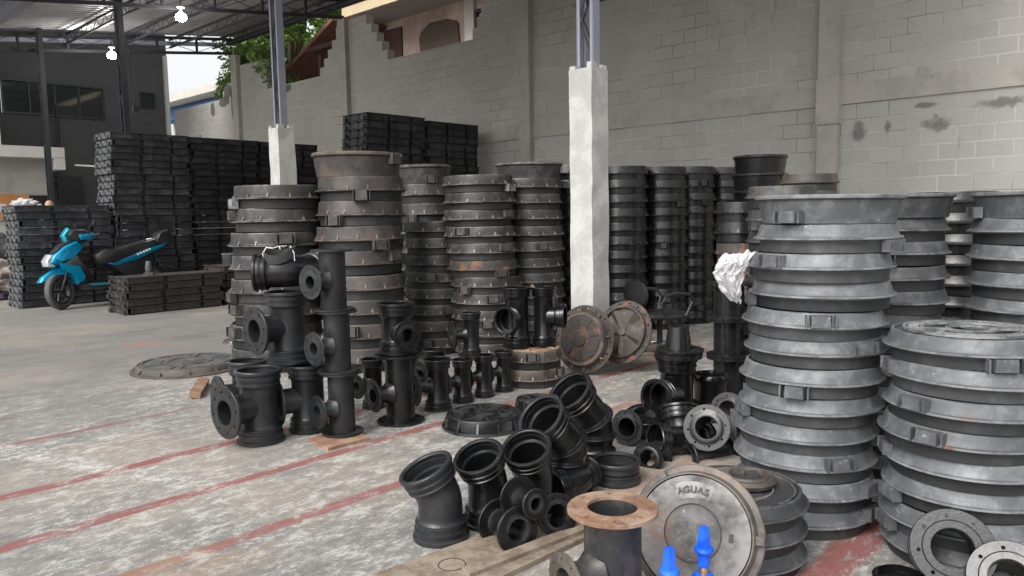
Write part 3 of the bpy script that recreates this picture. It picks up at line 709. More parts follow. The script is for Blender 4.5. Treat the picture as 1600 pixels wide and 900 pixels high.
# ------------------------------------------------------------------ manhole frames
UNIT = {}
def unit_mesh(key, R, h, style, seg, part=None):
    k = (key, style)
    q = MB()
    if style == 'cone':
        pr = [(.0, 0), (.90 * R, 0), (.91 * R, .02 * h), (.915 * R, .44 * h), (.93 * R, .455 * h), (.99 * R, .46 * h), (R, .475 * h), (R, .525 * h), (.992 * R, .545 * h),
              (.962 * R, .565 * h), (.952 * R, .60 * h), (.940 * R, .65 * h), (.903 * R, .965 * h), (.89 * R, .99 * h), (.86 * R, .99 * h), (.855 * R, h - .014), (0, h - .014)]
    elif style == 'cup':      # upside down, wide rim on top
        pr = [(0, 0), (.88 * R, 0), (.89 * R, .02 * h), (.93 * R, .5 * h), (.95 * R, .80 * h), (R, .87 * h), (R, .97 * h), (.985 * R, h), (.9 * R, h), (.88 * R, .8 * h), (0, .8 * h)]
    else:                      # 'skirt'
        pr = [(.0, 0), (.89 * R, 0), (.90 * R, .02 * h), (.90 * R, .40 * h), (.985 * R, .42 * h), (R, .435 * h), (R, .475 * h), (.985 * R, .49 * h),
              (.945 * R, .505 * h), (.935 * R, .55 * h), (.925 * R, .95 * h), (.915 * R, h), (.88 * R, h), (.875 * R, h - .015), (0, h - .015)]
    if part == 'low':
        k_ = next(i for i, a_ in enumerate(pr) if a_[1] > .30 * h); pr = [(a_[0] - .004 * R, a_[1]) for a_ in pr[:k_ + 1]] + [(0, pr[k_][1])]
        q.sweep([(max(0, a_[0]), a_[1]) for a_ in pr], seg=seg, closed=False); return q.mesh('recess_mesh', angle=22)
    if part == 'up':
        k_ = next(i for i, a_ in enumerate(pr) if a_[1] > .30 * h); pr = [(0, .36 * h), (pr[k_][0] - .012 * R, .36 * h)] + pr[k_ + 1:]
    q.sweep(pr, seg=seg, closed=False)
    ng = 14 if style != 'cone' else 0
    for i in range(ng):
        a = 2 * math.pi * (i + .3) / ng; m = Matrix.Rotation(a, 4, 'Z')
        z0 = .47 * h if style == 'skirt' else .45 * h
        if style == 'skirt':
            q.add([(.92 * R, -.006, z0), (.985 * R, -.006, z0), (.93 * R, -.006, z0 + .2 * h), (.92 * R, .006, z0), (.985 * R, .006, z0), (.93 * R, .006, z0 + .2 * h)],
                  [(0, 1, 2), (3, 5, 4), (0, 3, 4, 1), (1, 4, 5, 2), (0, 2, 5, 3)], m)
    return q.mesh('frame_mesh', angle=22)
def lug_mesh(R, h, low):
    q = MB(); wz = .40 * h; z = (.24 * h if low else .74 * h)
    r1 = 1.035 * R
    ins = .90 * R
    wd = .145 * R
    q.add([(ins, -wd, z - wz / 2), (r1, -wd * (.85), z - wz / 2), (r1, wd * .85, z - wz / 2), (ins, wd, z - wz / 2),
           (ins, -wd, z + wz / 2), (r1 * (.985 if not low else 1), -wd * .8, z + wz / 2), (r1 * (.985 if not low else 1), wd * .8, z + wz / 2), (ins, wd, z + wz / 2)],
          [(0, 3, 2, 1), (4, 5, 6, 7), (0, 1, 5, 4), (1, 2, 6, 5), (2, 3, 7, 6), (3, 0, 4, 7)])
    for s in (-1, 1):
        q.box(((ins + r1) / 2 + .01 * R, s * (wd + .012), z), ((r1 - ins) * .9, .007, wz * 1.05))
    return q.mesh('lug_mesh', smooth=False)
def stack(bx, byf, wpx, tx, ty, n, m, desc, style='skirt', topcup=False, lug=1.0, jitter=.045, seg=56, cls='manhole_casting', word='iron frame', rusty=(), base_z=0, seed=0, P=None, R=None, top=None, lugm=None, lug_at=None):
    rs = random.Random(seed + bx)
    if P is None: P, R = std(bx, byf, wpx); R *= .945 if wpx > 175 else .975
    if top is None: top = pt(tx, ty, P.y)
    H = top.z - base_z; h = H / n
    two = style in ('cone', 'skirt') and R > .2 and m not in (MT['black'], MT['bitumen'])
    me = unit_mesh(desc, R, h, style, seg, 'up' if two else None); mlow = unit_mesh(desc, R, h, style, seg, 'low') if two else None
    mecup = unit_mesh(desc, R, h, 'cup', seg) if topcup else None
    lm = [lug_mesh(R, h, 0), lug_mesh(R, h, 1)] if lug else None
    lx = top.x - P.x; out = []
    ph = 0
    for i in range(n):                       # i = 0 is the top
        k = n - 1 - i; f = k / max(1, n - 1)
        jx, jy = (rs.uniform(-jitter, jitter) * R for _ in range(2))
        if k == 0: jx = jy = 0
        t = thing(cls, f'{ORD[i]} {word} {"on" if i == 0 else "down in"} {desc}', 'manhole frame',
                  (P.x + lx * f + jx, P.y + jy, base_z + k * h), rs.uniform(0, 6.28), 'manhole frames in ' + desc)
        mm = me if not (topcup and i == 0) else mecup
        mt_ = m; t.rotation_euler.x, t.rotation_euler.y = rs.uniform(-.011, .011), rs.uniform(-.011, .011)
        if i in rusty: mt_ = MT['rustedge']
        a = obj('ring', mm, mt_, t)
        if not mm.materials or mm.materials[0] != mt_:
            a.material_slots[0].link = 'OBJECT'; a.material_slots[0].material = mt_
        if two and mm is me: obj('shaded_recess_ring', mlow, MT['shadedsilver'] if m == MT['silver'] else MT['shadeddark'], t)  # lower ring split off so under-flange shade sits in its colour
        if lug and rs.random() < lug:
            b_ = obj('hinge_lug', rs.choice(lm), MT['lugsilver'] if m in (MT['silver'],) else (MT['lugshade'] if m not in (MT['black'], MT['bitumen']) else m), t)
            # most lugs look out towards the yard
            base = math.atan2(-P.y, -P.x) + (rs.choice((-1, -.55, -.1, .3, .62, 1.05)) + rs.uniform(-.15, .15)) * 1.15
            if lug_at and i < len(lug_at) and lug_at[i] is not None: base = math.atan2(-P.y, -P.x) + rad(lug_at[i])
            b_.rotation_euler.z = base - t.rotation_euler.z
        out.append(t)
    return P, R, top, h, out
def relief(parent, R, z, kind, m, name='lid_relief'):
    q = MB(); e = .007
    q.arc(.86 * R, .89 * R, 0, 6.2832, z - .002, z + e, 60)
    if kind == 'wheel':
        q.arc(.40 * R, .44 * R, 0, 6.2832, z - .002, z + e, 48)
        for k in range(6):
            a = k * math.pi / 3 + .3; q.arc(.44 * R, .86 * R, a - .05, a + .05, z - .002, z + e, 3)
            q.arc(.52 * R, .78 * R, a + .2, a + .85, z - .002, z + e * .8, 8)
        q.arc(.1 * R, .3 * R, 0.2, 2.2, z - .002, z + e, 10); q.arc(.1 * R, .3 * R, 3, 5.6, z - .002, z + e, 10)
    elif kind == 'cross':
        for k in range(4):
            a = k * math.pi / 2 + .5; q.arc(.25 * R, .8 * R, a - .18, a + .18, z - .002, z + e * .6, 4)
        q.arc(.3 * R, .33 * R, 0, 6.2832, z - .002, z + e, 40); q.arc(.62 * R, .65 * R, 0, 6.2832, z - .002, z + e * .8, 50)
        for k in range(26):
            a = k * 2 * math.pi / 26; q.arc(.68 * R, .82 * R, a, a + .12, z - .002, z + e * .7, 2)
    return q.build(name, m, parent, smooth=False)

S = MT
# --- right foreground
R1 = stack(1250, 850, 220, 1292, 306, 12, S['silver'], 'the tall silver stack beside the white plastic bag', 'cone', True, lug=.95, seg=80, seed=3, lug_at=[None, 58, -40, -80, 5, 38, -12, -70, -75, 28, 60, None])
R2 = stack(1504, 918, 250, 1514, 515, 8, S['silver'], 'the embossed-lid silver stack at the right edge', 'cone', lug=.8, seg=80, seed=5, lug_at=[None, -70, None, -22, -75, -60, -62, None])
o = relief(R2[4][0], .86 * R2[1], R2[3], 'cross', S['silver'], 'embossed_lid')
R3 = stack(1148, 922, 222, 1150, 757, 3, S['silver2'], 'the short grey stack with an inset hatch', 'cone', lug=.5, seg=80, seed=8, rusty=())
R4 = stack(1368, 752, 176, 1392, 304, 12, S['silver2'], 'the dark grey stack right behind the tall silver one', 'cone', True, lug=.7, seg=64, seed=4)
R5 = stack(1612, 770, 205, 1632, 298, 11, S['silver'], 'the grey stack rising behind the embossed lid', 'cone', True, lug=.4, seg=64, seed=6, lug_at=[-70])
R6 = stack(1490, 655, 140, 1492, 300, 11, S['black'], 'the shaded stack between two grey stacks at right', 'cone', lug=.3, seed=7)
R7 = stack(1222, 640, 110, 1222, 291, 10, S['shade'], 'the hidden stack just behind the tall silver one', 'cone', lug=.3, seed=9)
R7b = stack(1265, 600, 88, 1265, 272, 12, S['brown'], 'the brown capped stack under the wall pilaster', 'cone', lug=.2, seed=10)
R8 = stack(1187, 545, 82, 1187, 244, 11, S['black'], 'the tallest black stack of the far row', 'cup', lug=.2, seed=12, jitter=.02)
R9 = stack(1158, 600, 78, 1155, 316, 9, S['bitumen'], 'the narrow glossy rust-ringed stack behind the bag', 'skirt', lug=.2, seed=13, rusty=(2, 3, 4))
# hatch on the short stack
hc = MB(); Rr = R3[1]
hc.sweep([(.26 * Rr, -.004), (.40 * Rr, -.004), (.42 * Rr, .012), (.38 * Rr, .026), (.33 * Rr, .026), (.31 * Rr, .034), (.27 * Rr, .034), (.25 * Rr, .008)], seg=48, m=T(0, 0, R3[3]))
t0 = R3[4][0]; t0.rotation_euler.z = 0
ho = hc.build('hatch_ring', S['lidframe'], t0); ho.location = (.2 * Rr, .14 * Rr, 0)
hb = MB(); hb.sweep([(0, .001), (.24 * Rr, .001), (.24 * Rr, .006), (0, .006)], seg=36, closed=False, m=T(0, 0, R3[3])); hb.box((.02, .01, R3[3] + .02), (.05, .035, .03)); hb.box((-.02, -.02, R3[3] + .012), (.06, .02, .02))
ho2 = hb.build('hatch_plug', S['black'], t0); ho2.location = ho.location
rl = MB(); rl.arc(.80 * Rr, .815 * Rr, 0, 6.2832, R3[3] - .013, R3[3] - .004, 60); rl.arc(.5 * Rr, .52 * Rr, -2.6, 1.2, R3[3] - .013, R3[3] - .006, 30); rl.build('lid_seam', S['shade'], t0)

# --- far black row by the wall
FR = [(970, 524, 86, 970, 261, 12), (1034, 516, 82, 1034, 262, 12), (1080, 507, 76, 1080, 262, 12), (1132, 500, 74, 1132, 263, 12), (896, 532, 84, 893, 260, 12), (935, 540, 88, 932, 262, 12)]
nm = ['the first black column right of the white pillar', 'the second black column right of the white pillar', 'the third black column right of the white pillar', 'the black column nearest the rust-ringed stack', 'the black column just left of the white pillar', 'the black column hidden by the white pillar']
for a, d in zip(FR[:5], nm): stack(*a, S['black'], d, 'skirt', lug=.15, jitter=.02, seg=44, seed=20)
stack(1215, 520, 74, 1225, 286, 12, S['black'], 'the last black column of the far row', 'skirt', lug=.1, seg=40, seed=23)

# --- middle and left stacks
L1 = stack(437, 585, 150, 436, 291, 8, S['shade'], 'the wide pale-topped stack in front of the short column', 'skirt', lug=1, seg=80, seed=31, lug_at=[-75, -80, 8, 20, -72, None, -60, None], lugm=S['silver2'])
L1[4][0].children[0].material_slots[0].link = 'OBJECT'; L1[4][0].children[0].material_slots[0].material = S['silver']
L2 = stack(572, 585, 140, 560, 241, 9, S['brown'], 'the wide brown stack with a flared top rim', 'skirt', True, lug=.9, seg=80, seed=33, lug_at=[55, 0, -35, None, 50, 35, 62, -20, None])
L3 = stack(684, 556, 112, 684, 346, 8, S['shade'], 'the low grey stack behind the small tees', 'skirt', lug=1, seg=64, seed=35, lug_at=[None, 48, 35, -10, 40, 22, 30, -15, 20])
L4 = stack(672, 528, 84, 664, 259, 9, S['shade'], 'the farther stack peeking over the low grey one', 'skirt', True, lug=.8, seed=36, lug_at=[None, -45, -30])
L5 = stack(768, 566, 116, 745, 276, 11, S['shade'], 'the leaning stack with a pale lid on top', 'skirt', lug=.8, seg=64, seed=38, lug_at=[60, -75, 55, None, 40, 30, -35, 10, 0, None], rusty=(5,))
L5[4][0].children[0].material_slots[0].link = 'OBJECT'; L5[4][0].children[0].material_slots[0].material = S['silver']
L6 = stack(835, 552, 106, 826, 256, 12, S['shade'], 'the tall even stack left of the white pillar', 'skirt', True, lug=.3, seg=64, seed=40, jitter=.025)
# rust-topped pedestal of frames
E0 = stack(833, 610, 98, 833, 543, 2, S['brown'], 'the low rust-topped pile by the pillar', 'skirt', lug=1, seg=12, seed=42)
q = MB(); q.sweep([(.2 * E0[1], E0[3]), (.86 * E0[1], E0[3]), (.86 * E0[1], E0[3] + .008), (.2 * E0[1], E0[3] + .008)], seg=40)
for k in range(10): q.arc(.3 * E0[1], .8 * E0[1], k * .628, k * .628 + .1, E0[3] + .006, E0[3] + .016, 2)
q.build('rusty_face', MT['rusty'], E0[4][0])

# ------------------------------------------------------------------ grate piles
GL = {}
def grate_mesh(L, D, h, key, ends=False):
    q = MB(); t = h * .985
    # shell with notches: long sides as ribs with a lip, black notch gaps
    nl = [(0, .34), (.39, .735), (.775, 1.0)]
    for a, b_ in (nl if not ends else []):
        q.box(((a + b_) / 2 * L, .02, t * .56), ((b_ - a) * L, .04, t * .80))
        q.box(((a + b_) / 2 * L, D - .02, t * .5), ((b_ - a) * L, .04, t * .95))
    if not ends: q.box((L / 2, D / 2, t * .45), (L * .985, D - .10, t * .7))
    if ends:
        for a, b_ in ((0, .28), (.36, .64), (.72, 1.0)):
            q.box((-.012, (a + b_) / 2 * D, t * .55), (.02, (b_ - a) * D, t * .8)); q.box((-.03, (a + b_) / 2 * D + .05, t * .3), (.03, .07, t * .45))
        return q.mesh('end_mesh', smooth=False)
    for a, b_ in ((0, .28), (.36, .64), (.72, 1.0)):
        q.box((.02, (a + b_) / 2 * D, t * .6), (.045, (b_ - a) * D, t * .75)); q.box((L - .02, (a + b_) / 2 * D, t * .5), (.04, (b_ - a) * D, t * .95))
        q.box((.0, (a + b_) / 2 * D, t * .97), (.06, (b_ - a) * D, .012))
    if not ends: q.box((L / 2, .012, t * .985), (L + .02, .062, .012))
    for k in range(0 if ends else 5): q.box((.06 + k * (L - .12) / 4, .0, t * .55), (.012, .03, t * .7))
    q.box((-.025, .12 * D, t * .35), (.04, .07, t * .5)); q.box((-.025, .88 * D, t * .35), (.04, .07, t * .5))
    for k in range(9): q.box((L * (k + .5) / 9, D / 2, t * .95), (L / 9 * .55, D - .1, .012))
    return q.mesh('grate_mesh', smooth=False)
def pile(v, u, n, h, L, D, m, desc, jitter=.011, seed=0, word='black grate frame'):
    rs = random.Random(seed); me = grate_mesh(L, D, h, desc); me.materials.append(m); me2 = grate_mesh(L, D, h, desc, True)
    for k in range(n):
        i = n - 1 - k
        o = bpy.data.objects.new('iron_grate', me); COL.objects.link(o)
        o.location = W(v + rs.uniform(-jitter, jitter) + (0.03 if (k // 3) % 2 else 0), u + rs.uniform(-jitter, jitter), k * h); o.rotation_euler = (0, 0, A0 + rs.uniform(-.008, .008))
        if seed in (1, 2): obj('skylit_end_bar', me2, MT['lugsilver'], o)  # bars added in paler dusty iron, painting skylight onto these pile ends
        tag(o, f'{ORD[i]} {word} {"on" if i == 0 else "down in"} {desc}', 'grate frame', 'grate frames in ' + desc)
pile(3.62, 14.24, 14, .120, 1.43, .68, S['pallet'], 'the pile behind the scooter', seed=1)
pile(5.12, 14.24, 24, .1235, 1.37, .7, S['pallet'], 'the left column of the tallest pile', seed=2)
pile(6.52, 14.24, 24, .123, 1.37, .7, S['palletdark'], 'the middle column of the tallest pile', seed=3)
pile(7.93, 14.3, 24, .123, 1.37, .7, S['palletdark'], 'the right column of the tallest pile', seed=4)
pile(4.33, 11.8, 5, .112, 1.5, .7, S['palletbrown'], 'the low brown pile before the scooter', seed=5, word='brown grate frame')
pile(5.95, 12.05, 5, .125, .95, .7, S['palletbrown'], 'the small pile right of the low brown one', seed=6, word='brown grate frame')
pile(7.66, 10.3, 24, .1295, 1.24, .66, S['palletdark'], 'the left column of the pile against the wall', seed=7)
pile(8.98, 10.3, 24, .128, 1.24, .66, S['palletdark'], 'the right column of the pile against the wall', seed=8)
pile(7.75, 12.6, 18, .128, 1.3, .66, S['palletdark'], 'the shorter pile between column and wall', seed=9)

# ------------------------------------------------------------------ fittings
def bell_out(r, L0, sgn, mouth):      # outer profile from body to mouth
    pts = [(1.0, 1.02), (1.04, .93), (1.10, .86), (1.16, .84), (1.17, .76), (1.13, .73), (1.13, .56), (1.20, .54), (1.21, .45), (1.17, .42), (1.17, .25), (1.21, .23), (1.28, .18), (1.28, .05), (1.25, .01), (1.14, 0)]
    return [(a * r, mouth - sgn * d * r) for a, d in pts]
def bell_in(r, sgn, mouth):           # from mouth inwards
    pts = [(1.09, .02), (1.06, .06), (1.06, .14), (1.12, .16), (1.12, .26), (1.05, .28), (1.05, .60), (.9, .64)]
    return [(a * r, mouth - sgn * d * r) for a, d in pts]
def tube_prof(r, L, bot, top):
    out = []
    if bot == 'bell': out += bell_out(r, 0, -1, 0)[::-1]
    else: out += [(r, 0)]
    if top == 'bell': out += bell_out(r, 0, 1, L) + bell_in(r, 1, L)
    else: out += [(r, L), (.86 * r, L)]
    if bot == 'bell': out += bell_in(r, -1, 0)[::-1]
    else: out += [(.86 * r, 0)]
    return out
def bent(L1, ang, rho, L2):
    a = rad(ang); al = rho * a
    def path(s):
        if s <= L1: return Vector((0, 0, s)), Vector((1, 0, 0)), Vector((0, 1, 0))
        if s <= L1 + al:
            p = (s - L1) / rho; return Vector((rho * (1 - math.cos(p)), 0, L1 + rho * math.sin(p))), Vector((math.cos(p), 0, -math.sin(p))), Vector((0, 1, 0))
        k = s - L1 - al; p = a
        return Vector((rho * (1 - math.cos(p)) + k * math.sin(p), 0, L1 + rho * math.sin(p) + k * math.cos(p))), Vector((math.cos(p), 0, -math.sin(p))), Vector((0, 1, 0))
    return path, L1 + al + L2
def flange_obj(rin, rout, t, m, parent, mtx, nb=8, name='flange'):
    q = MB(); q.flange(rin, rout, t, nb, m=mtx); return q.build(name, m, parent, angle=30)
def tee(label, P, r, H, bot, top, m, br, rz=0, group='pipe tees standing in the yard', rf=None, tilt=None, marks=True, cat='pipe fitting', name='pipe_tee', mf=None):
    """br: dict kind, r, len (from axis), z, rf"""
    t = thing(name, label, cat, P, rz, group)
    rf = rf or r * 1.55; ft = r * .16; mf = mf or m
    zb = ft * .5 if bot == 'flange' else 0; ztp = H - (ft * .5 if top == 'flange' else 0)
    q = MB(); q.sweep([(a, z + zb) for a, z in tube_prof(r, ztp - zb, bot, top)], seg=56)
    if marks:
        z = zb + (ztp - zb) * .42
        for k in range(0):
            a = math.pi * .62; q.box((0, 0, 0), (.004, r * .16, r * .09), Matrix.Rotation(a, 4, 'Z') @ T(r + .001, 0, z + k * r * .17))
    q.build('body', m, t, angle=24)
    if bot == 'flange': flange_obj(.875 * r, rf, ft, mf, t, T(0, 0, 0) @ Rm(180, 'X') @ T(0, 0, -ft), name='flange')
    if top == 'flange': flange_obj(.875 * r, rf, ft, mf, t, T(0, 0, H - ft), name='flange')
    if br:
        rb, Lb, z = br['r'], br['len'], br['z']; mm = T(0, 0, z) @ Rm(90, 'Y')
        s0 = r * .80
        if rb > r * .75: flare = [(rb * 1.02, s0 * .55), (rb * 1.0, r * 1.1)]
        else: flare = [(rb * 1.55, s0 * 1.02), (rb * 1.2, r * 1.08), (rb, r * 1.3)]
        if br['kind'] == 'flange':
            pr = flare + [(rb, Lb - r * .05), (.84 * rb, Lb - r * .05), (.84 * rb, s0 * .55)]
        else:
            pr = flare + [x for x in bell_out(rb, 0, 1, Lb) if x[1] > r * 1.12 or True] + bell_in(rb, 1, Lb) + [(.9 * rb, s0 * .55)]
        q = MB(); q.sweep(pr, seg=44, m=mm); b_ = q.build('branch', m, t)
        if br['kind'] == 'flange':
            ft2 = rb * .2; flange_obj(.86 * rb, br.get('rf', rb * 1.7), ft2, br.get('m', mf), b_, mm @ T(0, 0, Lb - ft2), nb=br.get('nb', 8))
    if tilt is not None: t.matrix_basis = tilt
    return t
def bend(label, P, r, L1, ang, L2, rz, m, group='double-socket bends on the floor', name='pipe_bend', mtx=None, rho=None, collar=None):
    t = thing(name, label, 'pipe fitting', P, rz, group)
    path, Lt = bent(L1, ang, rho or r * 1.6, L2)
    q = MB(); pr = tube_prof(r, Lt, 'bell', 'bell')
    # refine the middle so that the bend is smooth
    mid = [i for i in range(len(pr) - 1) if abs(pr[i][0] - r) < 1e-6 and abs(pr[i + 1][0] - r) < 1e-6]
    def dens(pr):
        o = []
        for i in range(len(pr)):
            a, b_ = pr[i], pr[(i + 1) % len(pr)]; o.append(a); k = int(abs(b_[1] - a[1]) / (r * .25))
            for j in range(1, k + 1): f = j / (k + 1); o.append((a[0] + (b_[0] - a[0]) * f, a[1] + (b_[1] - a[1]) * f))
        return o
    q.sweep(dens(pr), path, 56); q.build('bend_body', m, t, angle=24)
    if collar:
        q = MB()
        for s0 in collar:
            c = Lt * s0; q.sweep([(.985 * r, c - .22 * r), (1.10 * r, c - .18 * r), (1.12 * r, c - .08 * r), (1.19 * r, c - .05 * r), (1.21 * r, c), (1.19 * r, c + .05 * r), (1.12 * r, c + .08 * r), (1.10 * r, c + .18 * r), (.985 * r, c + .22 * r)], path, 56)
        q.build('collar', m, t, angle=24)
    if ang < 40 and not collar:
        q = MB()
        for k in range(3):
            q.box((0, 0, 0), (.003, r * .12, r * .10), Matrix.Rotation(-1.9 , 4, 'Z') @ T(r * 1.19, (k - 1) * r * .2, r * .3))
            for j in range(2): q.box((0, 0, 0), (.004, r * .2, r * .14), Matrix.Rotation(-1.75, 4, 'Z') @ T(r * 1.0, (k - 1) * r * .28, Lt * (.42 + .08 * j)))
        q.build('cast_mark', m, t, smooth=False)
    if mtx is not None: t.matrix_basis = mtx
    return t
def std2(bx, byf, w):
    P, R = std(bx, byf, w); return P, R
# left group of flanged-branch tees
def ltee(label, bx, byf, w, htop, fx, ang, m=MT['matte'], z=None, Y=None, rbk=.80, bot='bell', top='bell', lenk=2.3, zk=.55, rfk=1.48):
    """bell-ended tee with outer diameter w pixels, branch turned ang to the viewer's right"""
    if Y is None: P, R = std(bx, byf, w); H = pt(bx, htop, P.y).z
    else:
        P = pt(bx, byf, Y); R = w / 2 * zc(P) / FPX; H = pt(bx, htop, Y).z - P.z
    r = R / 1.28
    return tee(label, P, r, H, bot, top, m, dict(kind='flange', r=r * rbk, len=r * lenk, z=H * zk, rf=r * rfk), face(P, ang)), P, r, H
a1 = ltee('grey pipe tee on the floor, front left corner of the fittings', 409, 699, 72, 576, 352, -58, lenk=2.1, zk=.50, rfk=1.42)
a2 = ltee('grey pipe tee half hidden behind the front left one', 392, 660, 62, 562, 345, -70, lenk=2.0, zk=.42, rfk=1.42)
a3 = ltee('grey pipe tee on the floor left of the tripled flanged pipes', 484, 680, 62, 568, 445, -72, lenk=2.0, zk=.48, rfk=1.42)
zt = max(a3[3], a2[3])
Yt = a3[1].y + .05
P_ = pt(452, 570, Yt); 
a4 = ltee('large grey pipe tee stacked on top of the others', 452, 570, 66, 459, 399, -60, Y=Yt, lenk=2.15, zk=.50, rfk=1.42)
a4[0].location.z = zt + .002
# bend lying on top, with a rolled rubber gasket
Pb = pt(398, 432, Yt - .05); rb_ = .098
be = thing('pipe_bend', 'large grey elbow lying on top of the stacked tee', 'pipe fitting', (0, 0, 0), 0, 'double-socket bends on the floor')
path, Lt = bent(.15, 62, .17, .14)
q = MB(); q.sweep([x for i, a in enumerate(tube_prof(rb_, Lt, 'bell', 'bell')) for x in [a]], path, 56)
# replace by a dense version
q = MB(); pr = tube_prof(rb_, Lt, 'bell', 'bell'); dn = []
for i in range(len(pr)):
    a, b_ = pr[i], pr[(i + 1) % len(pr)]; dn.append(a); k = int(abs(b_[1] - a[1]) / (rb_ * .2))
    for j in range(1, k + 1): f_ = j / (k + 1); dn.append((a[0] + (b_[0] - a[0]) * f_, a[1] + (b_[1] - a[1]) * f_))
q.sweep(dn, path, 56); q.build('bend_body', MT['bitumen'], be)
ztop = a4[3] + zt + .002
loc = Vector((Pb.x, Pb.y, ztop + rb_ * 1.30))
# local z = pipe axis -> picture right; bend turns away from the camera
zx = Vector((1, .12, 0)).normalized(); xx = Vector((-.12, 1, 0)).normalized(); yy = zx.cross(xx)
mm = Matrix((xx, yy, zx)).transposed().to_4x4(); mm.translation = loc; be.matrix_basis = mm
gk = thing('rubber_gasket', 'rolled black rubber gasket tied with white strap on the elbow', 'gasket', loc + Vector((.17, -.0, .085)), 0)
q = MB(); N = 40; vs = []; fs = []
for k in range(N + 1):
    a = 2 * math.pi * k / N; rr = .088 + .01 * math.sin(2 * a); zz = .02 * math.sin(a + .6) + .012 * math.cos(2 * a)
    for dr, dz in ((0, 0), (.012, 0), (.014, .03), (.012, .06), (0, .06), (-.004, .03)):
        vs.append(((rr + dr) * math.cos(a), (rr + dr) * .7 * math.sin(a), zz + dz))
for k in range(N):
    for j in range(6): fs.append((6 * k + j, 6 * k + (j + 1) % 6, 6 * k + 6 + (j + 1) % 6, 6 * k + 6 + j))
q.add(vs, fs); q.build('rubber_ring', MT['rubber'], gk)
q = MB()
q.tube([(-.095, -.03, -.005), (-.10, -.035, .04), (-.08, -.02, .08), (-.03, -.045, .075)], .0032, 6)
q.tube([(.10, -.02, -.01), (.10, -.025, .04), (.075, -.01, .085), (.06, .02, .075)], .0032, 6)
q.tube([(-.03, -.045, .075), (.0, -.02, .085), (.03, .05, .085), (.0, .07, .08)], .0032, 6); q.tube([(0, -.0, .085), (.02, -.055, .07)], .0032, 6)
q.build('strap', MT['strap'], gk)

# tripled flanged tees
Pf, Rf = std(536, 690, 64)
zs = [0, pt(535, 586, Pf.y).z, pt(534, 491, Pf.y).z, pt(530, 396, Pf.y).z]
brY = [pt(500, 642, Pf.y).z, pt(500, 546, Pf.y).z, pt(496, 445, Pf.y).z]
lb = ['bottom grey flanged tee of the three stacked in a tower', 'middle grey flanged tee of the three stacked in a tower', 'top grey flanged tee of the three stacked in a tower']
for i in range(3):
    Pq = Vector((Pf.x - .012 * i, Pf.y, zs[i] + .002 * (i + 1) + (.022 if i >= 0 else 0)))
    tee(lb[i], Pq, Rf * .62, zs[i + 1] - zs[i], 'flange', 'flange', MT['matte'], dict(kind='flange', r=Rf * .36, len=Rf * 1.35, z=brY[i] - zs[i], rf=Rf * .80), face(Pf, -58 + 4 * i), 'flanged tees in a tower', rf=Rf)
def plank(name, label, pts, h, m, cat='plank', z0=0):
    q = MB(); P0 = Vector(pts[0]); q.prism([(p.x - P0.x, p.y - P0.y) for p in pts], z0, z0 + h)
    o = q.build(name, m, smooth=False); o.location = P0; tag(o, label, cat); return o
plank('wood_plank', 'thin reddish plank under the tower of flanged tees', [ground(481, 690), ground(513, 705), ground(578, 688), ground(548, 672)], .02, MT['redwood'])
# flanged tee with a reducer tee on top
Pc, Rc = std(627, 668, 74)
Hc = pt(626, 552, Pc.y).z
tee('dark flanged tee standing right of the tower, carrying a smaller tee', Pc, Rc * .60, Hc, 'flange', 'flange', MT['bitumen'], dict(kind='flange', r=Rc * .34, len=Rc * 1.25, z=pt(600, 612, Pc.y).z, rf=Rc * .68), face(Pc, -62), rf=Rc)
r_ = Rc * .80 / 1.28
tee('dark short socket tee with flange facing forward, atop flanged tee', Vector((Pc.x - .01, Pc.y, Hc + .002)), r_, pt(621, 473, Pc.y).z - Hc, 'bell', 'bell', MT['bitumen'], dict(kind='flange', r=r_ * .5, len=r_ * 1.85, z=(pt(621, 473, Pc.y).z - Hc) * .42, rf=r_ * .98, nb=6), face(Pc, 22))
# small tees
sm = [(584, 641, 36, 560, -50, 'small black tee just left of the dark flanged tee'), (685, 645, 44, 560, -68, 'small black tee with big flange right of dark flanged tee'),
      (724, 632, 34, 561, -60, 'second small black tee in the row before the low stack'), (757, 623, 32, 554, -60, 'third small black tee in the row before the low stack'),
      (788, 614, 30, 548, -60, 'last small black tee, beside the rust-topped pile'), (680, 618, 38, 545, -40, 'small black tee mostly hidden behind the row'), (640, 605, 36, 548, -60, 'black tee hidden behind the dark flanged tee')]
sp = []
for bx, byf, wd, tp, an_, lb_ in sm: sp.append(ltee(lb_, bx, byf, wd, tp, 0, an_, MT['black'], lenk=2.3, zk=.5, rbk=.6, rfk=1.35 if wd != 44 else 1.75))
q2 = ltee('small black tee standing on top of the row', 737, 560, 32, 492, 0, -70, MT['black'], Y=sp[2][1].y + .12, lenk=2.6, zk=.5, rbk=.6, rfk=1.6)
q2[0].location.z = sp[2][3] + .002
# glossy tees on the rust-topped pile
Pe = E0[0]; ze = E0[2].z + .016
def gtee(lb_, x, wpx, ytop, ang, Y, z, zk, lenk, rbk=.95, ybot=None):
    P = pt(x, (ybot or 536), Y); P.z = z; R = wpx / 2 * zc(P) / FPX; r = R / 1.28; H = pt(x, ytop, Y).z - z
    return tee(lb_, P, r, H, 'bell', 'bell', MT['gloss'], dict(kind='bell', r=r * rbk, len=r * lenk, z=H * zk), face(P, ang))
gtee('glossy black socket tee opening to the left on the rust-topped pile', 808, 46, 448, -35, Pe.y - .03, ze, .47, 1.75)
gtee('glossy black socket tee opening to the right beside the pillar', 850, 40, 448, 78, Pe.y + .02, ze, .5, 2.2)
q = MB(); q.tube([(0, 0, 0), (-.06, .0, .09)], [.02, .014], 8); o = q.build('wood_stick', MT['redwood']); o.location = pt(842, 462, Pe.y); tag(o, 'short reddish stick poking out of the right glossy tee', 'stick')

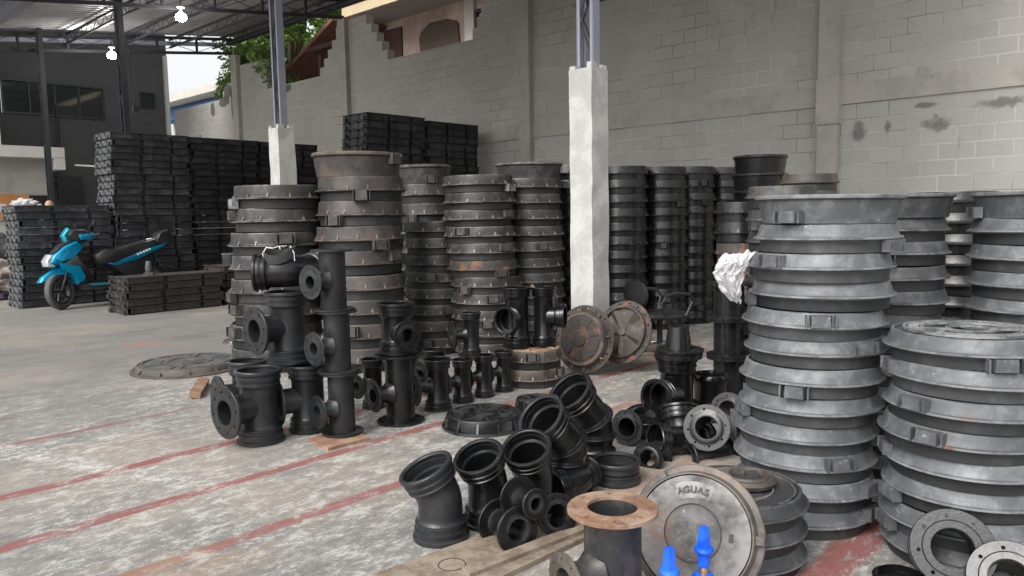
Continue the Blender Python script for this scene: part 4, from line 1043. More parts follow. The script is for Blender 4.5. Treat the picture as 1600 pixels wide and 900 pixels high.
# leaning covers by the pillar
def cover(label, P, n, R, depth, m, kind, roll=0, mlid=None, group='covers leaning on the pillar', name='manhole_cover'):
    """P centre of the back flange, n its outward normal"""
    t = thing(name, label, 'manhole cover', (0, 0, 0), 0, group)
    mm = axis_to(P, n) @ Matrix.Rotation(rad(roll), 4, 'Z')
    setm(t, mm)
    q = MB()
    q.flange(.62 * R, R, .015, 16, rb=.90 * R, hr=.035 * R, raised=False)
    if kind == 'dome':
        q.sweep([(.84 * R, .012), (.80 * R, depth * .8), (.77 * R, depth), (.70 * R, depth), (.70 * R, depth * .8), (.8 * R, .0), (.84 * R, 0)], seg=56)
        for k in range(8): q.box((0, 0, 0), (.10 * R, .012, depth * .6), Matrix.Rotation(k * math.pi / 4, 4, 'Z') @ T(.85 * R, 0, depth * .35))
    else:
        q.sweep([(.84 * R, .012), (.82 * R, depth), (.76 * R, depth), (.74 * R, .0), (.84 * R, 0)], seg=56)
    q.build('flanged_frame', m, t)
    q = MB(); z = depth * (.9 if kind == 'dome' else .35)
    if kind == 'dome':
        q.sweep([(0, z + .03), (.2 * R, z + .03), (.22 * R, z + .012), (.70 * R, z), (.70 * R, z - .03), (0, z - .03)], seg=56, closed=False)
        for k in range(8): q.arc(.3 * R, .62 * R, k * .785 + .08, k * .785 + .7, z + .0, z + .012, 6)
    else:
        q.sweep([(0, z + .03), (.13 * R, z + .03), (.15 * R, z), (.75 * R, z), (.75 * R, z - .02), (0, z - .02)], seg=56, closed=False)
        for k in range(5):
            a = k * 2 * math.pi / 5 + .4; m2 = Matrix.Rotation(a, 4, 'Z')
            q.add([(.12 * R, -.05 * R, z), (.12 * R, .05 * R, z), (.74 * R, .17 * R, z), (.74 * R, -.17 * R, z), (.12 * R, 0, z + .028), (.74 * R, 0, z + .022)], [(0, 4, 5, 3), (1, 2, 5, 4), (0, 1, 4), (3, 5, 2), (0, 3, 2, 1)], m2)
    q.build('lid', mlid or m, t)
    return t
Yc = 6.55
Pq = pt(914, 530, Yc); nL = Vector((-.62, -.76, .18)).normalized()
cover('rusty domed manhole cover leaning on the left face of the pillar', Pq, nL, 54 / FPX * Yc, .07, MT['brown'], 'dome', 10, MT['rustedge'])
Pq = pt(975, 519, 6.62); n2 = Vector((-.62, -.70, .30)).normalized()
cover('ribbed cover with star-shaped underside leaning right of the pillar', Pq, n2, 51 / FPX * Yc, .05, MT['rustedge'], 'star', 30, MT['lidframe'])
# covers lying flat
def flatcover(label, bx, byf, w, ytop, m, style, kind, group='covers lying on the floor', mlid=None, lugs=()):
    P, R = std(bx, byf, w); H = .085 if ytop is None else ytop
    t = thing('manhole_cover', label, 'manhole cover', P, .4, group)
    q = MB(); q.sweep([(0, 0), (R, 0), (R, .014), (.985 * R, .018), (.91 * R, .02), (.89 * R, H * .9), (.875 * R, H), (.85 * R, H), (.845 * R, H - .006), (0, H - .006)], seg=72, closed=False)
    for k in range(12): q.add([(.89 * R, -.007, .018), (.98 * R, -.007, .018), (.88 * R, -.007, H * .95), (.89 * R, .007, .018), (.98 * R, .007, .018), (.88 * R, .007, H * .95)], [(0, 1, 2), (3, 5, 4), (0, 3, 4, 1), (1, 4, 5, 2), (0, 2, 5, 3)], Matrix.Rotation(k * math.pi / 6, 4, 'Z'))
    for a in lugs: q.box((0, 0, 0), (.18 * R, .28 * R, H * .8), Matrix.Rotation(a, 4, 'Z') @ T(.86 * R, 0, H * .45))
    q.build('flanged_frame', m, t)
    relief(t, .93 * R, H - .006, kind, mlid or m); return t
c1 = flatcover('large grey-brown manhole cover lying flat at the left of the fittings', 296, 591, 166, .07, mat('tan_rusted_iron', (.06, .054, .048), .7, 0, var=(.10, .082, .07), vs=5, rust=(.2, .10, .06), rt=(.6, .75), bump=.4), 0, 'wheel', mlid=MT['darkcov'])
flatcover('small grey cover lying flat in front of the pale-topped stack', 372, 539, 46, .04, MT['shade'], 0, 'cross')
flatcover('dark manhole cover lying flat in the middle of the floor', 757, 684, 132, .09, MT['black'], 0, 'wheel', lugs=(-1.35,))
flatcover('dark cover lying flat, mostly hidden behind the tall bends', 838, 650, 70, .09, MT['black'], 0, 'cross')

# bends at the centre
def cbend(label, bx, byf, w, L1, L2, ang, th, m=MT['bitumen'], z=0, collar=None):
    P, R = std(bx, byf, w); r = R / 1.28; P.z = z
    return bend(label, P, r, L1 * r, ang, L2 * r, face(P, th), m, collar=collar)
cbend('matte grey bend standing upright, leftmost of the front bends', 690, 858, 88, 1.50, 1.35, 24, -75, MT['matte'])
cbend('black bend standing second from left among the front bends', 764, 833, 80, 1.75, 1.35, 26, -38)
cbend('black bend standing third from left among the front bends', 834, 816, 78, 1.75, 1.35, 30, -22)
cbend('tall black bend with wide mouth tilted towards the camera', 886, 782, 80, 1.8, 1.75, 46, -46, collar=(.33, .52))
cbend('tall black bend leaning behind the wide-mouthed one', 928, 738, 76, 1.75, 1.85, 42, -50, collar=(.33, .52))
# second half of the leaning bends: socket sleeves they grow out of
P, R = std(963, 765, 76)
t = thing('pipe_coupling', 'short grey coupling ring standing right of the tall bends', 'pipe fitting', P, 0, 'short couplings')
Hh = pt(963, 717, P.y).z
q = MB(); rr = R / 1.28; q.sweep(tube_prof(rr, Hh, 'bell', 'bell'), seg=56); q.build('sleeve', MT['matte'], t)
# flanged spools lying about
def spool(label, Pfront, n, L, rf_, rp, m, nb=8, back=None, reduce=1.0, name='flanged_pipe', mf=None, roll=0, t=None):
    t_ = thing(name, label, 'pipe fitting', (0, 0, 0), 0, 'flanged pipe pieces lying on the floor')
    setm(t_, axis_to(Pfront, n) @ Matrix.Rotation(rad(roll), 4, 'Z'))
    ft = t or rf_ * .13
    q = MB(); q.sweep([(rp, -ft * .5), (rp, -L * .45), (rp * reduce, -L * .6), (rp * reduce, -L + ft * .5), (rp * reduce * .84, -L + ft * .5), (rp * reduce * .84, -L * .6), (rp * .84, -L * .45), (rp * .84, -ft * .5)], seg=48)
    q.build('pipe_barrel', m, t_)
    flange_obj(.86 * rp, rf_, ft, mf or m, t_, T(0, 0, -ft), nb)
    flange_obj(.86 * rp * reduce, (back or rf_), ft, mf or m, t_, T(0, 0, -L) @ Rm(180, 'X') @ T(0, 0, -ft), nb)
    return t_
g1 = ground(812, 866); Y1 = g1.y + .03
n1 = Vector((.50, -.80, .10)).normalized(); rf1 = 39 / FPX * Y1
P1_ = pt(810, 829, Y1)
spool('flanged pipe lying on its flanges beside the wooden board', P1_, n1, .17, rf1, rf1 * .56, MT['black'])
spool('small flanged reducer lying on top of the flanged pipe', pt(838, 788, Y1 + .02), Vector((.50, -.86, .12)).normalized(), .15, 25 / FPX * Y1, 25 / FPX * Y1 * .5, MT['black'], nb=4, back=36 / FPX * Y1, reduce=1.2)
spool('dark flange end resting behind the small reducer', pt(872, 806, Y1 + .12), Vector((.40, -.85, .25)).normalized(), .16, 37 / FPX * Y1, 37 / FPX * Y1 * .62, MT['black'])
# gasket leaning between
t = thing('rubber_gasket', 'flat worn rubber ring leaning edge-on between bends and coupling', 'gasket', (0, 0, 0), 0)
Yg = 3.75
setm(t, axis_to(pt(904, 735, Yg), Vector((-.93, .12, .36)).normalized()))
q = MB(); q.sweep([(.085, -.006), (.125, -.006), (.13, 0), (.125, .008), (.085, .008)], seg=48); q.build('rubber_ring', MT['lidframe'], t)
# right-middle pile
Ya = ground(985, 712).y
spool('black flanged pipe lying with its flange turned left, edge of pile', pt(979, 668, Ya + .2), Vector((-.62, -.74, .15)).normalized(), .28, 30 / FPX * Ya, 30 / FPX * Ya * .62, MT['bitumen'])
Yb = Ya + .05
t = bend('glossy black elbow lying in the pile, socket facing left', Vector((0, 0, 0)), .085, .20, 50, .12, 0, MT['gloss'], rho=.14)
zx = Vector((.93, .30, -.12)).normalized(); yy = Vector((.0, .0, 1)); xx = yy.cross(zx).normalized(); yy = zx.cross(xx)
mm = Matrix((xx, yy, zx)).transposed().to_4x4(); mm.translation = pt(1022, 688, Yb - .05); setm(t, mm)
spool('black flanged pipe in the pile with flange tilted towards the camera', pt(1104, 668, Yb - .15), Vector((-.38, -.86, .34)).normalized(), .30, 36 / FPX * Yb, 36 / FPX * Yb * .58, MT['bitumen'], mf=MT['bitumen'])
t = bend('black bend with ribbed socket lying behind the tilted flange', Vector((0, 0, 0)), .098, .12, 30, .10, 0, MT['bitumen'], rho=.15)
setm(t, axis_to(pt(1088, 706, Yb + .10), Vector((-.42, .35, .62)).normalized()) @ Matrix.Rotation(2.4, 4, 'Z'))
spool('black flanged piece under the tilted flange in the pile', pt(1072, 716, Yb - .12), Vector((-.9, -.40, .05)).normalized(), .30, 28 / FPX * Yb, 28 / FPX * Yb * .66, MT['black'])
spool('short black flanged stub lying low between the pile and the coupling', pt(1012, 716, Yb - .25), Vector((-.5, -.8, .2)).normalized(), .16, 24 / FPX * Yb, 24 / FPX * Yb * .6, MT['bitumen'])
spool('black flanged pipe poking out of the pile beside the silver stack', pt(1136, 640, Yb + .25), Vector((-.55, -.7, .35)).normalized(), .25, 30 / FPX * Yb, 30 / FPX * Yb * .6, MT['black'])
spool('black flange lying flat on top of the pile behind the tilted one', pt(1008, 646, Yb + .3), Vector((-.1, -.25, .96)).normalized(), .20, 36 / FPX * Yb, 36 / FPX * Yb * .66, MT['gloss'])
spool('black pipe stub behind the worn rubber ring', pt(925, 752, 3.9), Vector((-.7, -.6, .25)).normalized(), .25, .09, .07, MT['bitumen'])
t = bend('black elbow lying at the foot of the tall bends', Vector((0, 0, 0)), .07, .10, 35, .10, 0, MT['bitumen'], rho=.12)
zx = Vector((.8, .5, .05)).normalized(); yy = Vector((0, 0, 1)); xx = yy.cross(zx).normalized(); yy = zx.cross(xx)
mm = Matrix((xx, yy, zx)).transposed().to_4x4(); mm.translation = pt(866, 764, 3.55); setm(t, mm)
# glossy tee with capped top
Yh = ground(1058, 668).y
Ph = pt(1057, 660, Yh); Ph.z = 0; Rh = 32 / FPX * Yh; rh = Rh / 1.24; Hh = pt(1057, 558, Yh).z
gt = tee('glossy black tee with wide socket opening left, capped with a cone', Ph, rh, Hh, 'bell', 'bell', MT['gloss'], dict(kind='bell', r=rh * .95, len=rh * 2.0, z=pt(1027, 616, Yh).z, ), face(Ph, -38))
pl = thing('flanged_reducer', 'black cone-shaped flanged reducer sitting on the glossy tee', 'pipe fitting', (Ph.x + .01, Ph.y, Hh + .001), 0)
q = MB(); k = Rh * 1.18
q.sweep([(0, .0), (k, 0), (k, .03), (k * .9, .034), (.62 * k, .045), (.56 * k, .05), (.42 * k, .20), (.38 * k, .205), (.3 * k, .20), (.3 * k, .17), (0, .17)], seg=48, closed=False); q.build('cone', MT['bitumen'], pl)
flange_obj(.55 * k, k * .98, .02, MT['bitumen'], pl, T(0.01, .0, .036), 8)
# pipe tower behind
Pi, Ri = std(1137, 640, 66)
zz = [0, pt(1137, 556, Pi.y).z, pt(1137, 497, Pi.y).z, pt(1137, 441, Pi.y).z]
for i, nm_ in enumerate(('bottom', 'middle', 'top')):
    t = thing('flanged_pipe', f'{nm_} black flanged pipe of the tower beside the plastic bag', 'pipe fitting', (Pi.x, Pi.y, zz[i] + .001), 0, 'flanged pipes in the tower by the bag')
    H_ = zz[i + 1] - zz[i]; q = MB(); q.sweep([(Ri * .68, .01), (Ri * .68, H_ - .01), (Ri * .58, H_ - .01), (Ri * .58, .01)], seg=48); q.build('pipe_barrel', MT['bitumen'], t)
    flange_obj(Ri * .58, Ri, .018, MT['bitumen'], t, T(0, 0, 0), 8); flange_obj(Ri * .58, Ri, .018, MT['bitumen'], t, T(0, 0, H_ - .018), 8)
# small coupling on a flange
Yj = ground(1105, 655).y; zj = pt(1108, 630, Yj).z
t = thing('flanged_pipe', 'short black flanged piece under the small glossy coupling', 'pipe fitting', Vector((pt(1105, 640, Yj).x, Yj, 0)), 0)
q = MB(); q.sweep([(.11, 0), (.11, zj - .01), (.09, zj - .01), (.09, 0)], seg=40); q.build('pipe_barrel', MT['black'], t); flange_obj(.09, .155, .018, MT['bitumen'], t, T(0, 0, zj - .018), 8)
t = thing('pipe_coupling', 'small glossy black coupling right of the capped tee', 'pipe fitting', Vector((pt(1110, 625, Yj).x, Yj, zj + .002)), 0, 'short couplings')
hj = pt(1110, 584, Yj).z - zj; rj = 27 / FPX * Yj
q = MB(); q.sweep([(rj * .96, 0), (rj * .98, .01), (rj * .98, hj * .62), (rj * 1.03, hj * .68), (rj * 1.06, hj * .8), (rj * 1.06, hj * .95), (rj, hj), (rj * .84, hj), (rj * .8, hj * .9), (rj * .8, 0)], seg=48); q.build('sleeve', MT['gloss'], t)

# rust-flanged pipe in the foreground
Pr = pt(957, 792, 2.38); Zr = Pr.z; Pr.z = 0; Rr_ = 71 / FPX * zc(Vector((Pr.x, Pr.y, Zr)))
tee('worn pipe with wide rusty top flange in the foreground', Pr, Rr_ * .635, Zr, 'flange', 'flange', MT['worn'],
    dict(kind='flange', r=Rr_ * .33, len=Rr_ * 1.30, z=pt(880, 893, 2.35).z, rf=Rr_ * .60, m=MT['lidframe'], nb=8), face(Pr, -52), rf=Rr_, mf=MT['rusty'], marks=False)
# letters cast on it stay unreadable in the photograph: a column of small raised marks
# the cover with lettering, leaning on the short stack
t = thing('manhole_cover', 'round grey lid lettered AGUAS in its frame, leaning on short stack', 'manhole cover')
Yl = 2.62
nl_ = Vector((-.43, -.84, .36)).normalized(); Rl = .246
mm = axis_to(pt(1093, 831, Yl + .07), nl_)
# keep the local up axis pointing up along the tilted face
up = (Vector((0, 0, 1)) - nl_ * nl_.z).normalized(); xx = up.cross(nl_).normalized()
mm = Matrix((xx, up, nl_)).transposed().to_4x4(); mm.translation = pt(1088, 833, Yl + .06); setm(t, mm)
q = MB(); q.sweep([(.80 * Rl, 0), (.985 * Rl, 0), (Rl, .006), (Rl, .014), (.985 * Rl, .018), (.90 * Rl, .022), (.88 * Rl, .055), (.865 * Rl, .062), (.845 * Rl, .062), (.84 * Rl, 0)], seg=96)
for a in (.05, 2.2, 4.2): q.box((0, 0, 0), (.12 * Rl, .03, .028), Matrix.Rotation(a, 4, 'Z') @ T(.92 * Rl, 0, .03) @ Rm(18, 'Y'))
q.build('flanged_frame', MT['lidframe'], t)
q = MB(); q.sweep([(0, .058), (.40 * Rl, .058), (.405 * Rl, .054), (.42 * Rl, .054), (.425 * Rl, .060), (.825 * Rl, .060), (.835 * Rl, .05), (.835 * Rl, 0.0), (0, 0.0)], seg=96, closed=False); q.build('lid', MT['lid'], t)
q = MB(); q.arc(.5 * Rl, .74 * Rl, rad(64), rad(116), .058, .0615, 20, Matrix.Rotation(rad(4), 4, 'Z')); q.build('lettering_panel', MT['lid'], t)
def text_mesh(s, size, ext):
    c = bpy.data.curves.new('txt', 'FONT'); c.body = s; c.size = size; c.extrude = ext; c.align_x = 'CENTER'; c.align_y = 'CENTER'; c.bevel_depth = size * .02
    o = bpy.data.objects.new('txt', c); COL.objects.link(o); bpy.context.view_layer.update()
    me = bpy.data.meshes.new_from_object(o.evaluated_get(bpy.context.evaluated_depsgraph_get())); bpy.data.objects.remove(o); bpy.data.curves.remove(c)
    return me
for ch, a in zip('AGUAS', (108, 99, 89.5, 80, 71.5)):
    o = obj('letter', text_mesh(ch, .034, .0014), MT['lid'], t); ar = rad(a + 4)
    o.location = (.62 * Rl * math.cos(ar), .62 * Rl * math.sin(ar), .065); o.rotation_euler = (0, 0, ar - math.pi / 2)
q = MB(); q.box((.55 * Rl, .02 * Rl, .0605), (.016, .03, .004)); q.build('lifting_slot', MT['plastic'], t, smooth=False)
# blue valves
def valve(x, y, Y, label, tilt=0):
    top_ = pt(x, y, Y); t = thing('gate_valve', label, 'valve', (top_.x, top_.y, 0), .5, 'blue gate valves')
    zt_ = top_.z; s = .85
    q = MB(); q.sweep([(.05, .02), (.05, .16), (.07, .2), (.075, zt_ - .26), (.05, zt_ - .18), (.026, zt_ - .15), (0, zt_ - .15)], seg=24, closed=False)
    q.sweep([(.0, -.12), (.045, -.12), (.045, .12), (0, .12)], seg=24, closed=False, m=T(0, 0, .1) @ Rm(90, 'Y'))
    for k in range(4): q.box((0, 0, 0), (.03, .012, .10), Matrix.Rotation(k * math.pi / 2 + .4, 4, 'Z') @ T(.066, 0, zt_ - .25))
    q.build('valve_body', MT['blue'], t)
    for sx in (-1, 1): flange_obj(.038, .1, .016, MT['blue'], t, T(sx * .12, 0, .1) @ Rm(90, 'Y') @ T(0, 0, -.008), 4)
    q = MB(); q.sweep([(0, zt_ - .19), (.014, zt_ - .19), (.015, zt_ - .14), (.010, zt_ - .125), (0, zt_ - .125)], seg=16, closed=False); q.build('brass_stem', MT['brass'], t)
    q = MB(); q.sweep([(0, zt_ - .128), (.0175, zt_ - .128), (.020, zt_ - .085), (.028, zt_ - .082), (.031, zt_ - .074), (.028, zt_ - .066), (.020, zt_ - .062), (0, zt_ - .062)], seg=24, closed=False)
    a, b_ = .0155, .0105
    q.add([(-a, -a, zt_ - .064), (a, -a, zt_ - .064), (a, a, zt_ - .064), (-a, a, zt_ - .064), (-b_, -b_, zt_), (b_, -b_, zt_), (b_, b_, zt_), (-b_, b_, zt_)], [(0, 3, 2, 1), (4, 5, 6, 7), (0, 1, 5, 4), (1, 2, 6, 5), (2, 3, 7, 6), (3, 0, 4, 7)])
    c = q.build('spindle_cap', MT['blue'], t)
valve(1100, 823, 2.28, 'taller blue gate valve with brass stem, before the lettered lid')
valve(1046, 856, 2.18, 'shorter blue gate valve left of the brass-stemmed one')
# flanged pieces at the bottom right corner
spool('matte black flanged pipe end facing the camera at bottom right', pt(1489, 857, 2.55), Vector((-.40, -.80, .40)).normalized(), .22, 62 / FPX * 2.6, 62 / FPX * 2.6 * .60, MT['bitumen'], t=.02)
spool('grey flanged pipe end cut by the lower right corner', pt(1578, 905, 2.4), Vector((-.42, -.70, .55)).normalized(), .22, 60 / FPX * 2.5, 60 / FPX * 2.5 * .6, MT['bitumen'], t=.02)
spool('dark flange behind the two facing ones, right edge', pt(1596, 872, 2.75), Vector((-.2, -.5, .8)).normalized(), .12, 46 / FPX * 2.75, 46 / FPX * 2.75 * .6, MT['bitumen'], t=.018)
P, R = std(1405, 945, 80)
t = thing('pipe_coupling', 'dark coupling rim cut by the bottom edge of the photo', 'pipe fitting', (P.x, P.y, 0), 0, 'short couplings')
q = MB(); q.sweep(tube_prof(R / 1.28, pt(1405, 900, P.y).z, 'bell', 'bell'), seg=56); q.build('sleeve', MT['gloss'], t)

# wooden board in front
bd = thing('wood_board', 'long weathered wooden board lying in the foreground', 'board', ground(760, 880), 0)
B = [ground(600, 905), ground(690, 868), ground(905, 795), ground(990, 840), ground(760, 925), ground(600, 960)]
o = plank('board_face', None, [ground(585, 905), ground(700, 862), ground(880, 798), ground(948, 830), ground(740, 930), ground(560, 990)], .022, MT['wood'])
bpy.data.objects.remove(bd); o.name = 'wood_board'; tag(o, 'long weathered wooden board lying in the foreground', 'board')
o = plank('wood_batten', None, [ground(722, 902), ground(735, 912), ground(925, 836), ground(913, 828)], .018, MT['wood'], z0=.022); tag(o, 'thin timber batten nailed along the foreground board', 'batten')
# scorched ring on the board
q = MB(); q.arc(.052, .056, 0, 6.2832, 0, .001, 48); q.build('x', MT['maroon'])
o = bpy.data.objects['x']; o.name = 'pencil_ring'; o.location = ground(706, 882, .0225); o.parent = bpy.data.objects['wood_board']; o.matrix_parent_inverse = Matrix.Translation(-bpy.data.objects['wood_board'].location)
o.rotation_euler = (0, 0, 0)
# wood block left
wb = MB(); a, b_ = ground(304, 633), ground(301, 600)
wb.bar(a + Vector((.02, 0, .05)), b_ + Vector((.05, .1, .035)), .075, .03)
a = ground(312, 634); o = MB(); o.box((0, 0, 0), (.085, .55, .05)); o = o.build('wood_block', MT['redwood'], smooth=False)
o.location = ground(312, 612) + Vector((0, 0, .035)); o.rotation_euler = (0, rad(12), rad(15)); tag(o, 'short reddish wood block lying by the flat cover', 'wood block')

# ------------------------------------------------------------------ plastic bag
bagP = pt(1153, 432, R1[0].y - .12)
q = MB(); NB = 56; vs = []; fs = []
for side_ in (-1, 1):
    for jv in range(NB + 1):
        tv = jv / NB; hw = .082 * (1.0 - .10 * tv - .75 * max(0, tv - .45) ** 1.3 * 1.7); cx = -.012 + .03 * tv - .05 * math.sin(tv * 3.0)
        hw *= 1 + .16 * mnoise.noise(Vector((tv * 7, side_ * 0, 3)))
        for iu in range(NB + 1):
            tu = -1 + 2 * iu / NB; e = (1 - tu * tu) ** .5 if abs(tu) < 1 else 0; e2 = min(1, 6 * tv, 6 * (1 - tv))
            wp = Vector((tu * 1.2 + .5 * mnoise.noise(Vector((tu * 2, tv * 3, 5))), tv * 2.2 + .5 * mnoise.noise(Vector((tu * 2, tv * 3, 8))), side_ * 2))
            fold = abs(mnoise.noise(wp * 2.1)) * .05 + abs(mnoise.noise(wp * 4.7)) * .022 + abs(mnoise.noise(wp * 9.5)) * .009
            y = side_ * e * e2 * (.058 - fold * 1.15)
            vs.append((cx + hw * tu * (1 + .12 * mnoise.noise(Vector((tv * 14, tu * 2, 1)))), y, .115 - .24 * tv + .02 * mnoise.noise(Vector((tu * 3, tv * 2, 4))) + (.018 * tu if tv < .2 else 0)))
for sd_ in range(2):
    o0 = sd_ * (NB + 1) ** 2
    for jv in range(NB):
        for iu in range(NB): a = o0 + jv * (NB + 1) + iu; fs.append((a, a + 1, a + NB + 2, a + NB + 1))
q.add(vs, fs); me = q.mesh('bag', angle=60)
o = obj('plastic_bag', me, MT['bag']); o.location = bagP; o.scale = (.84, .84, .88); o.rotation_euler = (0, rad(8), 0); tag(o, 'crumpled white plastic bag hanging on the tall silver stack', 'plastic bag')
# white packing rag on the left pile
q = MB(); bm = bmesh.new(); bmesh.ops.create_icosphere(bm, subdivisions=4, radius=1)
for v_ in bm.verts:
    d = v_.co.normalized(); v_.co = d * (1 + .5 * mnoise.noise(d * 2.3) - .3 * abs(mnoise.noise(d * 5)))
    v_.co.x *= .2; v_.co.y *= .12; v_.co.z *= .07
me = bpy.data.meshes.new('rag'); bm.to_mesh(me); bm.free(); me.shade_smooth()
o = obj('white_rag', me, MT['bag']); o.location = W(3.80, 14.5, 14 * .12 + .05); tag(o, 'crumpled white rag on top of the pile behind the scooter', 'rag')
# sacks at the left edge
def sack(name, label, x, y, Y, s, m, seed):
    bm = bmesh.new(); bmesh.ops.create_icosphere(bm, subdivisions=4, radius=1)
    for v_ in bm.verts:
        d = v_.co.normalized(); q_ = 1 + .35 * mnoise.noise(d * 1.8 + Vector((seed, 0, 0))) - .2 * abs(mnoise.noise(d * 4 + Vector((0, seed, 0))))
        v_.co = Vector((d.x * s[0], d.y * s[1], d.z * s[2])) * q_
    me = bpy.data.meshes.new(name); bm.to_mesh(me); bm.free(); me.shade_smooth()
    o = obj(name, me, m); o.location = pt(x, y, Y); tag(o, label, 'sack', 'sacks heaped at the left edge'); return o
sack('dark_sack', 'black bulging sack topping the heap at the left edge', -2, 388, 14.2, (.32, .3, .26), MT['sackdark'], 1)
sack('pale_sack', 'pale dusty sack in the middle of the heap at left', 0, 422, 14.0, (.30, .3, .22), MT['sackpale'], 2)
sack('brown_sack', 'brownish sack at the bottom of the heap at left', -4, 443, 14.0, (.34, .3, .18), MT['sackpale'], 3)
o = sack('dark_sack', 'black low sack lying on the floor under the heap', -10, 462, 14.0, (.4, .4, .14), MT['sackdark'], 4)
q = MB(); q.tube([ground(-5, 462), ground(8, 470) + Vector((0, 0, .12)), ground(14, 464) + Vector((0, 0, .02)), ground(18, 470)], .012, 6); o = q.build('loose_cable', MT['plastic']); tag(o, 'thin black cable curling on the floor at the left edge', 'cable')
# things on the brown piles
Pz = W(4.75, 12.0, 5 * .112); t = thing('metal_cone', 'small grey cone standing on the low brown pile', 'cone', Pz, 0)
q = MB(); q.sweep([(0, 0), (.085, 0), (.085, .03), (.05, .06), (.055, .13), (.05, .14), (.04, .22), (0, .225)], seg=24, closed=False); q.build('cone_body', MT['shade'], t)
Pz = W(6.25, 12.35, 5 * .125); t = thing('metal_drum', 'small metal pot on the pile right of the brown one', 'pot', Pz, 0)
q = MB(); q.sweep([(0, 0), (.12, 0), (.13, .03), (.13, .17), (.14, .18), (.14, .20), (.11, .20), (.1, .05), (0, .05)], seg=24, closed=False); q.build('pot_body', MT['silver2'], t)

# ------------------------------------------------------------------ office chair by the pillar
ch = thing('office_chair', 'black office chair with chrome feet behind the star-ribbed cover', 'chair', Vector((1.42, 7.25, 0)), rad(20))
q = MB(); q.loft([(-.24, .42, .16, .02), (-.2, .42, .23, .035), (0, .415, .25, .04), (.2, .42, .24, .035), (.26, .41, .17, .02)], 24); q.build('seat', MT['seatm'], ch)
q = MB(); q.tube([(0, 0, .1), (0, 0, .4)], .028, 12); q.build('gas_column', MT['plastic'], ch)
for k in range(5):
    a = k * 2 * math.pi / 5 + .35; c_, s_ = math.cos(a), math.sin(a)
    q = MB(); q.tube([(0, 0, .13), (.12 * c_, .12 * s_, .125), (.24 * c_, .24 * s_, .095), (.29 * c_, .29 * s_, .06)], [.02, .018, .015, .012], 8); lg = q.build('leg', MT['chrome'], ch)
    q = MB(); q.sweep([(0, -.012), (.027, -.012), (.027, .012), (0, .012)], seg=16, closed=False, m=T(.29 * c_, .29 * s_, .028) @ Matrix.Rotation(a, 4, 'Z') @ Rm(90, 'X')); q.build('caster', MT['plastic'], lg)
for s_ in (-1, 1):
    q = MB(); q.tube([(-.1, s_ * .27, .42), (-.14, s_ * .29, .56), (-.12, s_ * .29, .62), (.0, s_ * .29, .645), (.14, s_ * .29, .63), (.19, s_ * .28, .56), (.12, s_ * .26, .43)], .016, 8); q.build('armrest', MT['plastic'], ch)
q = MB(); q.loft([(-.30, .62, .10, .02), (-.28, .62, .2, .13), (-.245, .62, .2, .13), (-.235, .62, .12, .05)], 20); q.build('backrest', MT['seatm'], ch)

# ------------------------------------------------------------------ scooter
sc = thing('motor_scooter', 'turquoise motor scooter parked before the grate piles', 'scooter', (0, 0, 0), 0)
def wheel(parent, x, name, steer=0):
    mw = T(x, 0, .265) @ Rm(steer, 'Z') @ Rm(90, 'X')
    q = MB(); q.sweep([(.19, -.035), (.225, -.048), (.255, -.036), (.265, 0), (.255, .036), (.225, .048), (.19, .035)], seg=40, m=mw); w_ = q.build('tyre', MT['tyre'], parent)
    w_.name = name
    q = MB(); q.sweep([(.17, -.03), (.195, -.034), (.195, .034), (.17, .03)], seg=40, m=mw); q.sweep([(0, -.05), (.04, -.05), (.04, .05), (0, .05)], seg=16, closed=False, m=mw)
    for k in range(5): q.box((.1, 0, 0), (.17, .03, .02), mw @ Matrix.Rotation(k * 1.2566, 4, 'Z'))
    q.build('rim', MT['plastic'], w_)
    return w_
def side(poly, w0, m, name, parent, w1=None, dy=0):
    """side profile polygon (x, z), rounded slightly by two offset layers"""
    n = len(poly); cx = sum(p[0] for p in poly) / n; cz = sum(p[1] for p in poly) / n
    vs = []; fs = []; lay = [(-w0, .80), (-w0 * .82, .95), (-w0 * .4, 1), (w0 * .4, 1), (w0 * .82, .95), (w0, .80)]
    for y, s in lay: vs += [(cx + (x - cx) * s, y + dy, cz + (z - cz) * s) for x, z in poly]
    for l in range(5): fs += [(l * n + i, l * n + (i + 1) % n, (l + 1) * n + (i + 1) % n, (l + 1) * n + i) for i in range(n)]
    fs += [tuple(range(n))[::-1], tuple(5 * n + i for i in range(n))]
    q = MB(); q.add(vs, fs); return q.build(name, m, parent, angle=50)
# x forward; front axle at .62, rear axle at -.62
wheel(sc, .62, 'front_wheel', 32); wheel(sc, -.62, 'rear_wheel')
side([(.38, .47), (.52, .60), (.66, .60), (.86, .47), (.90, .40), (.83, .42), (.70, .50), (.55, .50), (.42, .42)], .075, MT['teal'], 'front_fender', sc)
q = MB()
for s_ in (-1, 1): q.tube([(.50, s_ * .08, .66), (.56, s_ * .08, .45), (.62, s_ * .075, .265)], .018, 8)
q.build('fork', MT['plastic'], sc)
side([(.30, .30), (.22, .40), (.30, .62), (.40, .78), (.60, .66), (.52, .52), (.40, .34)], .17, MT['plastic'], 'leg_shield_inner', sc)
side([(.34, .36), (.30, .44), (.38, .62), (.66, .68), (.60, .56), (.50, .50), (.42, .34)], .185, MT['teal'], 'leg_shield', sc)
side([(.28, .88), (.36, .98), (.55, .90), (.72, .76), (.76, .66), (.70, .62), (.60, .66), (.42, .72)], .15, MT['teal'], 'front_cowl', sc)
side([(.38, .97), (.46, .99), (.60, .91), (.70, .80), (.62, .82), (.48, .88)], .10, MT['plastic'], 'cowl_top', sc)
side([(.60, .77), (.74, .79), (.80, .70), (.785, .62), (.70, .60), (.64, .66)], .12, MT['lens'], 'headlight', sc)
